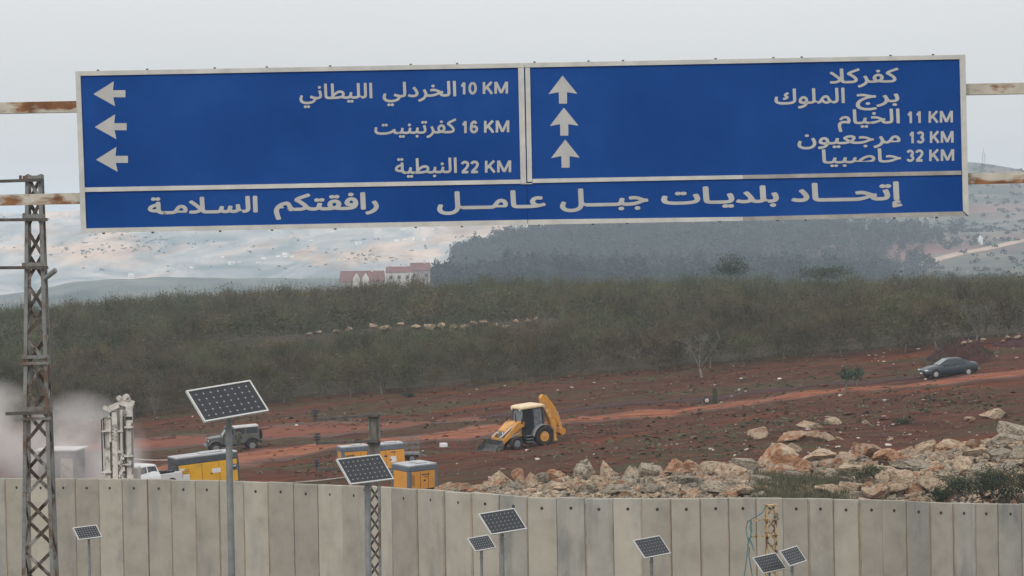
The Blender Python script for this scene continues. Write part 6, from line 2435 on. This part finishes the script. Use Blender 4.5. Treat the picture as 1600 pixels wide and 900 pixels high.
def build_rig():
    d = 150
    k = pxs(d)
    c0 = at(184, 690, d)
    zb = fz(c0.x, c0.y)
    t = thing('drilling_mast', 'dusty white drilling rig mast of upright columns and cylinders rising behind the wall', 'drilling rig', (c0.x, c0.y, zb))

    def L(px, py, dy=0.0):
        p = at(px, py, d)
        return Vector((p.x - c0.x, dy, p.z - zb))

    def col(name, px, w, ytop, ybot, dy, mat='dusty_white', dep=None):
        a, b = L(px, ytop, dy), L(px + 2.2, 760, dy)
        b.z = 0.4
        m = MB().bar(a, b, w / k, dep or w / k)
        return m.build(name, M_[mat], t)
    col('column', 167, 9, 652, 748, 0)
    col('column', 180, 8, 644, 748, -.25)
    col('column', 187, 7, 630, 694, .25)
    col('column', 202, 10, 634, 748, 0)
    col('column', 196, 4, 630, 748, .2)
    for px, w, y0, y1 in ((172.5, 5, 655, 690), (190.5, 5, 640, 748), (207, 3, 660, 740)):
        a, b = L(px, y0, -.2), L(px + 1, y1, -.2)
        MB().cyl(a, b, w / k / 2, n=10).build('cylinder', M_['grey'] if px > 200 else M_['dusty_white'], t)
    h = MB()
    for px, y0, y1 in ((160, 655, 740), (163, 654, 700), (194.5, 650, 740)):
        h.tube([L(px + 4, y0 - 3, -.25), L(px, y0, -.3), L(px + .8, (y0 + y1) / 2, -.3), L(px + 2, y1, -.3)], .035, 6)
    h.build('hose', M_['black'], t)
    hd = MB()
    hd.bar(L(172, 638, -.1), L(186, 632, -.1), .22, .3)
    hd.bar(L(162, 636, -.1), L(176, 642, -.1), .10, .2)
    hd.bar(L(186, 626, 0), L(209, 633, 0), .20, .4)
    hd.bar(L(189, 629, 0), L(194, 620, 0), .16, .2)
    hd.bar(L(204, 632, 0), L(199, 619, 0), .16, .2)
    hd.build('mast_head', M_['dusty_white'], t)
    for px, py, r in ((186, 622, .13), (197, 620.5, .17), (201, 624, .10), (176, 647, .14)):
        a = L(px, py, -.16)
        MB().cyl(a, a + Vector((0, .32, 0)), r, n=14).build('sheave', M_['dusty_white'] if px != 176 else M_['black'], t)
    cl = MB()
    for px, py, w in ((167, 673, 14), (181, 678, 10), (186, 673, 16), (202, 667, 13), (202, 712, 14), (183, 723, 12), (168, 737, 15), (200, 725, 12)):
        a = L(px, py, -.14)
        cl.box(a, (w / k, .42, .09))
    cl.build('clamp', M_['dusty_white'], t)
    rv = MB()
    for j in range(5):
        a = L(178, 665 + 5 * j, -.44)
        rv.cyl(a, a + Vector((0, .04, 0)), .035, n=8)
        a = L(183, 667 + 5 * j, -.44)
        rv.cyl(a, a + Vector((0, .04, 0)), .03, n=8)
    rv.build('bolts', M_['black'], t)
    MB().box(L(202, 653, 0) , (.36, .4, .16)).build('motor', M_['black'], t)
    pl = MB()
    for px, y0, w in ((174, 648, 10), (194, 640, 12)):
        a, b = L(px, y0, .15), L(px + 2.2, 760, .15)
        b.z = .4
        pl.bar(a, b, w / k, .06)
    pl.build('back_plate', M_['dusty_white'], t)
    g = MB()
    rr = random.Random(4)
    for j in range(46):
        px, py = rr.uniform(186, 196), rr.uniform(700, 750)
        a = L(px, py, -.2 + rr.uniform(-.15, .1))
        g.box(a, (rr.uniform(.05, .18), .14, rr.uniform(.04, .14)), Matrix.Rotation(rr.uniform(-.6, .6), 3, 'Y'))
    g.build('valve_block', M_['dusty_white'], t)
    b = MB()
    b.box((0, .4, .75), (1.9, 3.2, .7), bev=.06)
    b.box((.3, 1.2, 1.4), (1.3, 1.2, .8), bev=.06)
    b.build('carrier', M_['dusty_white'], t)
    for s in (-1, 1):
        MB().box((s * .8, .4, .28), (.4, 3.3, .56), bev=.2).build('crawler', M_['rubber'], t)


build_rig()


def loose_pipe():
    a, b = at(462, 754, 148), at(545, 745, 152)
    mid = a.lerp(b, .5) + Vector((0, 0, -.03))
    o = MB().tube([a, mid, b], .035, 6).build('loose_pipe', M_['stone_white'])
    tag(o, 'thin pale pipe lying behind the wall left of the slim pole', 'pipe')
    pts = [at(x, y, d) for x, y, d in ((208, 702, 212), (228, 706, 211), (245, 708, 210), (262, 707, 210), (282, 703, 211))]
    for p in pts:
        p.z = fz(p.x, p.y) + .10
    tag(MB().tube(pts, .05, 6).build('pale_hose', M_['stone_white']), 'pale hose lying on the red soil right of the drilling mast', 'hose')
    p = at(693, 694, 198)
    p.z = fz(p.x, p.y) + .14
    o = MB().box((0, 0, 0), (.5, .4, .3), Matrix.Rotation(.3, 3, 'Z'), bev=.05).build('white_block', M_['white'])
    o.location = p
    tag(o, 'small white block lying on soil between compressors and backhoe', 'block')


loose_pipe()


def soil_heap():
    # red earth bank with stones beside the sedan
    rng = np.random.default_rng(3)
    p0, p1 = ground_at(1455, 240), ground_at(1545, 239)
    n, m = 60, 20
    V = []
    for i in range(n):
        f = i / (n - 1)
        for j in range(m):
            g = j / (m - 1) - .5
            x = p0.x + (p1.x - p0.x) * f
            y = p0.y + (p1.y - p0.y) * f + g * 7
            h = 1.75 * math.sin(math.pi * f) ** .33 * max(0, math.cos(math.pi * g)) ** .8
            h *= 1 + .28 * mnoise.noise(Vector((x * .8, y * .8, 3)))
            V.append((x, y, fz(x, y) - .15 + h * (1 + .5 * mnoise.noise(Vector((x * 1.9, y * 1.9, 0)))) + .10 * mnoise.noise(Vector((x * 5, y * 5, 0)))))
    i = np.arange((n - 1) * m).reshape(n - 1, m)[:, :-1].ravel()
    o = np_mesh('soil_heap', np.array(V), np.c_[i, i + 1, i + m + 1, i + m], M_['dark_soil'], False)
    tag(o, 'long heap of dark red earth behind the sedan', 'earth heap')
    for k, (px, py, w, c) in enumerate(((1505, 536, 11, 'c'), (1516, 534, 8, 'c'), (1536, 531, 12, 'c'), (1500, 541, 6, 'o'), (1575, 527, 10, 'c'), (1590, 527, 12, 'c'), (1568, 533, 8, 'o'), (1596, 535, 9, 'c'))):
        place_rock(px, py, w, w * .6, c, 239 if px < 1550 else 246, 'stones on the earth heaps by the sedan',
                   ['at the left of the row topping the earth heap', 'in the middle of the row topping the earth heap', 'at the right end of the earth heap top', 'low on the left shoulder of the earth heap', 'left on the far red mound',
                    'at the top of the far red mound', 'at the foot of the far red mound', 'at the frame edge below the far red mound'][k])
    p0, p1 = ground_at(1552, 247), ground_at(1640, 246)
    V = []
    for i_ in range(n):
        f = i_ / (n - 1)
        for j in range(m):
            g = j / (m - 1) - .5
            x = p0.x + (p1.x - p0.x) * f
            y = p0.y + (p1.y - p0.y) * f + g * 5
            h = 1.0 * math.sin(math.pi * f) ** .6 * max(0, math.cos(math.pi * g)) ** .8
            V.append((x, y, fz(x, y) - .15 + h * (1 + .3 * mnoise.noise(Vector((x, y, 7)))) + .12 * mnoise.noise(Vector((x * 2.5, y * 2.5, 0)))))
    o = np_mesh('soil_heap', np.array(V), np.c_[i, i + 1, i + m + 1, i + m], M_['dark_soil'], False)
    tag(o, 'farther red earth mound under the pale bare trees', 'earth heap')


soil_heap()
for i, (px, d, w, h) in enumerate([(1466, 235.5, 2.6, 1.5), (1488, 239, 2.4, 1.6), (1540, 237.5, 1.8, 1.0)]):
    p = ground_at(px, d)
    rng_ = np.random.default_rng(300 + i)
    t = thing('brush_heap', ['dark dead brush at the low end of the earth heap by the sedan', 'dark dead brush on top of the earth heap behind the sedan', 'small dark brush at the far end of the earth heap'][i], 'brush', (p.x, p.y, p.z + (0, .9, .3)[i]))
    mb = MB()
    for k in range(46):
        a, e = rng_.uniform(0, 6.283), rng_.uniform(.15, 1.3)
        ln = h * rng_.uniform(.5, 1.0)
        b0 = Vector((rng_.normal(0, w * .2), rng_.normal(0, w * .15), 0))
        b1 = b0 + Vector((math.cos(a) * math.cos(e), math.sin(a) * math.cos(e), math.sin(e))) * ln
        mb.tube([b0, b0.lerp(b1, .5) + Vector((rng_.normal(0, .06), rng_.normal(0, .06), .05)), b1], [.03, .022, .008], 4)
    mb.build('twigs', M_['bark'], t, recalc=False)
    v = leaf_cloud(420, (0, 0, h * .42), (w * .4, w * .3, h * .34), .06, rng_, clumps=10)
    np_mesh('foliage', v, tri_faces(v), M_['shrub'], parent=t)


# ------------------------------------------------------------------ far buildings
def red_house(label, px0, px1, py_ridge, py_eave, d, wallm='house_red', yaw=0.0, win=2):
    a, b = at(px0, py_eave, d), at(px1, py_eave, d)
    L = b.x - a.x
    H = 5.0
    rise = (py_eave - py_ridge) / pxs(d)
    W = 8.0
    t = thing('red_roofed_house', label, 'house', ((a.x + b.x) / 2, d + W / 2, a.z - H), (0, 0, yaw), 'red roofed houses beyond the grove')
    MB().box((0, 0, H / 2 - 1), (L * .96, W * .92, H + 2)).build('wall', M_[wallm], t)
    m = MB()
    m.add([(-L / 2, -W / 2, H), (L / 2, -W / 2, H), (L / 2 * .97, 0, H + rise), (-L / 2 * .97, 0, H + rise), (-L / 2, W / 2, H), (L / 2, W / 2, H)], [(0, 1, 2, 3), (3, 2, 5, 4), (0, 3, 4), (1, 5, 2), (0, 4, 5, 1)])
    rf = m.build('roof', M_['roof_red'], t)
    MB().box((L * .22, 0, H + rise + .3), (.8, .8, 1.4)).build('chimney', M_['house'], rf)
    if win == 4:
        for gx in (-.12, .08):
            m = MB()
            m.prism([(L * gx - 1.5, H * .55), (L * gx + 1.5, H * .55), (L * gx + 1.3, H + rise * .35), (L * gx, H + rise * .8), (L * gx - 1.3, H + rise * .35)], -W / 2 - .5, -W * .2)
            m.build('gable', M_['house'], t)
    for k in range(win):
        MB().box((-L * .3 + L * .6 * k / max(1, win - 1), -W * .46 - .02, H * .62), (1.2, .06, 1.3)).build('window', M_['window'], t)


red_house('long red roofed house at the open end, left of the blue wood', 530, 601, 424, 441, 1080, win=4)
red_house('grey gabled red roofed house in the middle of the three', 602, 645, 417, 426, 1090, 'house', win=3)
red_house('red roofed house half hidden by the edge of the blue wood', 640, 672, 411, 423, 1110, win=2)

rng_h = random.Random(8)
LAB = ['topmost', 'pale']
spots = [(362, 414, 9), (374, 413, 7), (436, 404, 8), (446, 403, 9), (456, 404, 6), (412, 407, 7), (404, 413, 6), (620, 379, 8), (634, 377, 7), (650, 376, 9), (664, 377, 7), (560, 383, 8), (592, 362, 6), (630, 361, 7), (520, 364, 6),
         (486, 378, 5), (205, 434, 8), (300, 420, 5), (348, 404, 5), (690, 355, 7), (540, 356, 5), (676, 362, 6)]
where = ['left house of the low pair nearest the far valley', 'right house of the low pair nearest the far valley', 'left house of the bright cluster on the pale terrace', 'tallest house of the bright cluster on the pale terrace',
         'right house of the bright cluster on the pale terrace', 'house between the low pair and the bright cluster', 'small house just right of the low pair', 'first house of the upper row approaching the blue wood',
         'second house of the upper row approaching the blue wood', 'third house of the upper row approaching the blue wood', 'last house of the upper row by the blue wood', 'lone house left of the upper row', 'small house high under the sign, left of two',
         'small house high under the sign, right of two', 'small high house left of the upper row under the sign', 'small house midway up the slope above the bright cluster', 'white house on the ridge right of the tall lattice pole',
         'tiny house between tall pole and low pair', 'tiny house above the low pair', 'highest house beside the tree tops of the wood', 'tiny house close under the sign edge', 'small house just below the highest one at the wood']


for (px, py, w), lab in zip(spots, where):
    if (px, py) == (205, 434):
        p = at(px, py, 2300)
    else:
        p = far_point(px, py)
    k = pxs(p.y)
    wm = w / k
    hm_ = wm * rng_h.uniform(.6, .9)
    t = thing('white_house', 'pale ' + lab, 'house', (p.x, p.y, p.z - 1), (0, 0, rng_h.uniform(-.5, .5)), 'pale houses on the far slope')
    MB().box((0, 0, hm_ / 2), (wm, wm * .8, hm_ + 2)).build('wall', M_['far_house'], t)
    MB().box((0, 0, hm_ + 1.25), (wm * 1.06, wm * .86, .5)).build('roof', M_['house'], t)
    for kx in (-.3, 0, .3):
        for kz in (.35, .72):
            MB().box((kx * wm, -wm * .4 - .05, hm_ * kz), (wm * .14, .2, hm_ * .16)).build('window', M_['window'], t)

# shrine and mast on the right hill
p = at(1532, 384, 1880)
p.z = float(hill_z(np.array([p.x]), np.array([p.y]))[0])
t = thing('white_shrine', 'small white roadside pillar on the hazy hill above the pale road', 'shrine', p)
MB().box((0, 0, 2.0), (2.9, 2.9, 5.0), bev=.15).build('base', M_['white'], t)
MB().box((0, 0, 5.0), (1.7, 1.7, 1.3), taper=.5).build('cap', M_['white'], t)
p = at(1537, 262, 2880)
p.z = float(hill_z(np.array([p.x]), np.array([p.y]))[0])
t = thing('hilltop_mast', 'thin radio mast on the hazy hilltop beside the sign', 'mast', p)
t.scale = (1.7, 1.7, 1.25)
m = MB()
for sx in (-.8, .8):
    m.bar((sx, 0, 0), (sx * .8, 0, 8.5), .28)
for z in (1.5, 3.5, 5.5, 7.5):
    m.bar((-.8, 0, z), (.8, 0, z + .1), .25)
m.build('tower', M_['grey'], t)
MB().cyl((0, 0, 8.4), (0, 0, 12), .15, n=6).build('aerial', M_['grey'], t)


# ------------------------------------------------------------------ dust of the drilling
def dust(name, label, c, rad, dens, seed):
    bm = bmesh.new()
    bmesh.ops.create_icosphere(bm, subdivisions=3, radius=1)
    me = bpy.data.meshes.new(name)
    bm.to_mesh(me)
    bm.free()
    o = link(name, me)
    o.location = c
    o.scale = rad
    m = bpy.data.materials.new('drilling_dust')
    m.use_nodes = True
    nt = m.node_tree
    nt.nodes.remove(nt.nodes['Principled BSDF'])
    n, l = nt.nodes, nt.links
    v = n.new('ShaderNodeVolumePrincipled')
    v.inputs['Color'].default_value = (0.88, 0.845, 0.825, 1)
    v.inputs['Anisotropy'].default_value = 0.2
    tc_ = n.new('ShaderNodeTexCoord')
    mp = n.new('ShaderNodeMapping')
    mp.inputs['Location'].default_value = (seed, 0, 0)
    l.new(tc_.outputs['Object'], mp.inputs[0])
    nz = n.new('ShaderNodeTexNoise')
    nz.inputs['Scale'].default_value = 1.5
    nz.inputs['Detail'].default_value = 4
    l.new(mp.outputs[0], nz.inputs['Vector'])
    ln = n.new('ShaderNodeVectorMath')
    ln.operation = 'LENGTH'
    l.new(tc_.outputs['Object'], ln.inputs[0])
    fall = n.new('ShaderNodeMapRange')
    fall.inputs['From Min'].default_value, fall.inputs['From Max'].default_value = 0.25, 0.97
    fall.inputs['To Min'].default_value, fall.inputs['To Max'].default_value = 1.0, 0.0
    l.new(ln.outputs['Value'], fall.inputs['Value'])
    mr = n.new('ShaderNodeMapRange')
    mr.inputs['From Min'].default_value, mr.inputs['From Max'].default_value = 0.38, 0.68
    l.new(nz.outputs['Fac'], mr.inputs['Value'])
    m1 = n.new('ShaderNodeMath')
    m1.operation = 'MULTIPLY'
    l.new(fall.outputs[0], m1.inputs[0])
    l.new(mr.outputs[0], m1.inputs[1])
    m2 = n.new('ShaderNodeMath')
    m2.operation = 'MULTIPLY'
    m2.inputs[1].default_value = dens
    l.new(m1.outputs[0], m2.inputs[0])
    l.new(m2.outputs[0], v.inputs['Density'])
    l.new(v.outputs[0], n['Material Output'].inputs['Volume'])
    me.materials.append(m)
    tag(o, label, 'dust', kind='stuff')


dust('dust_cloud', 'pale drilling dust drifting round the mast', at(125, 715, 158), (4.2, 4.0, 4.0), 0.95, 3)
dust('dust_cloud', 'thick pale dust at the frame edge left of the tall pole', at(-10, 690, 154), (3.5, 3.6, 3.7), 1.15, 9)
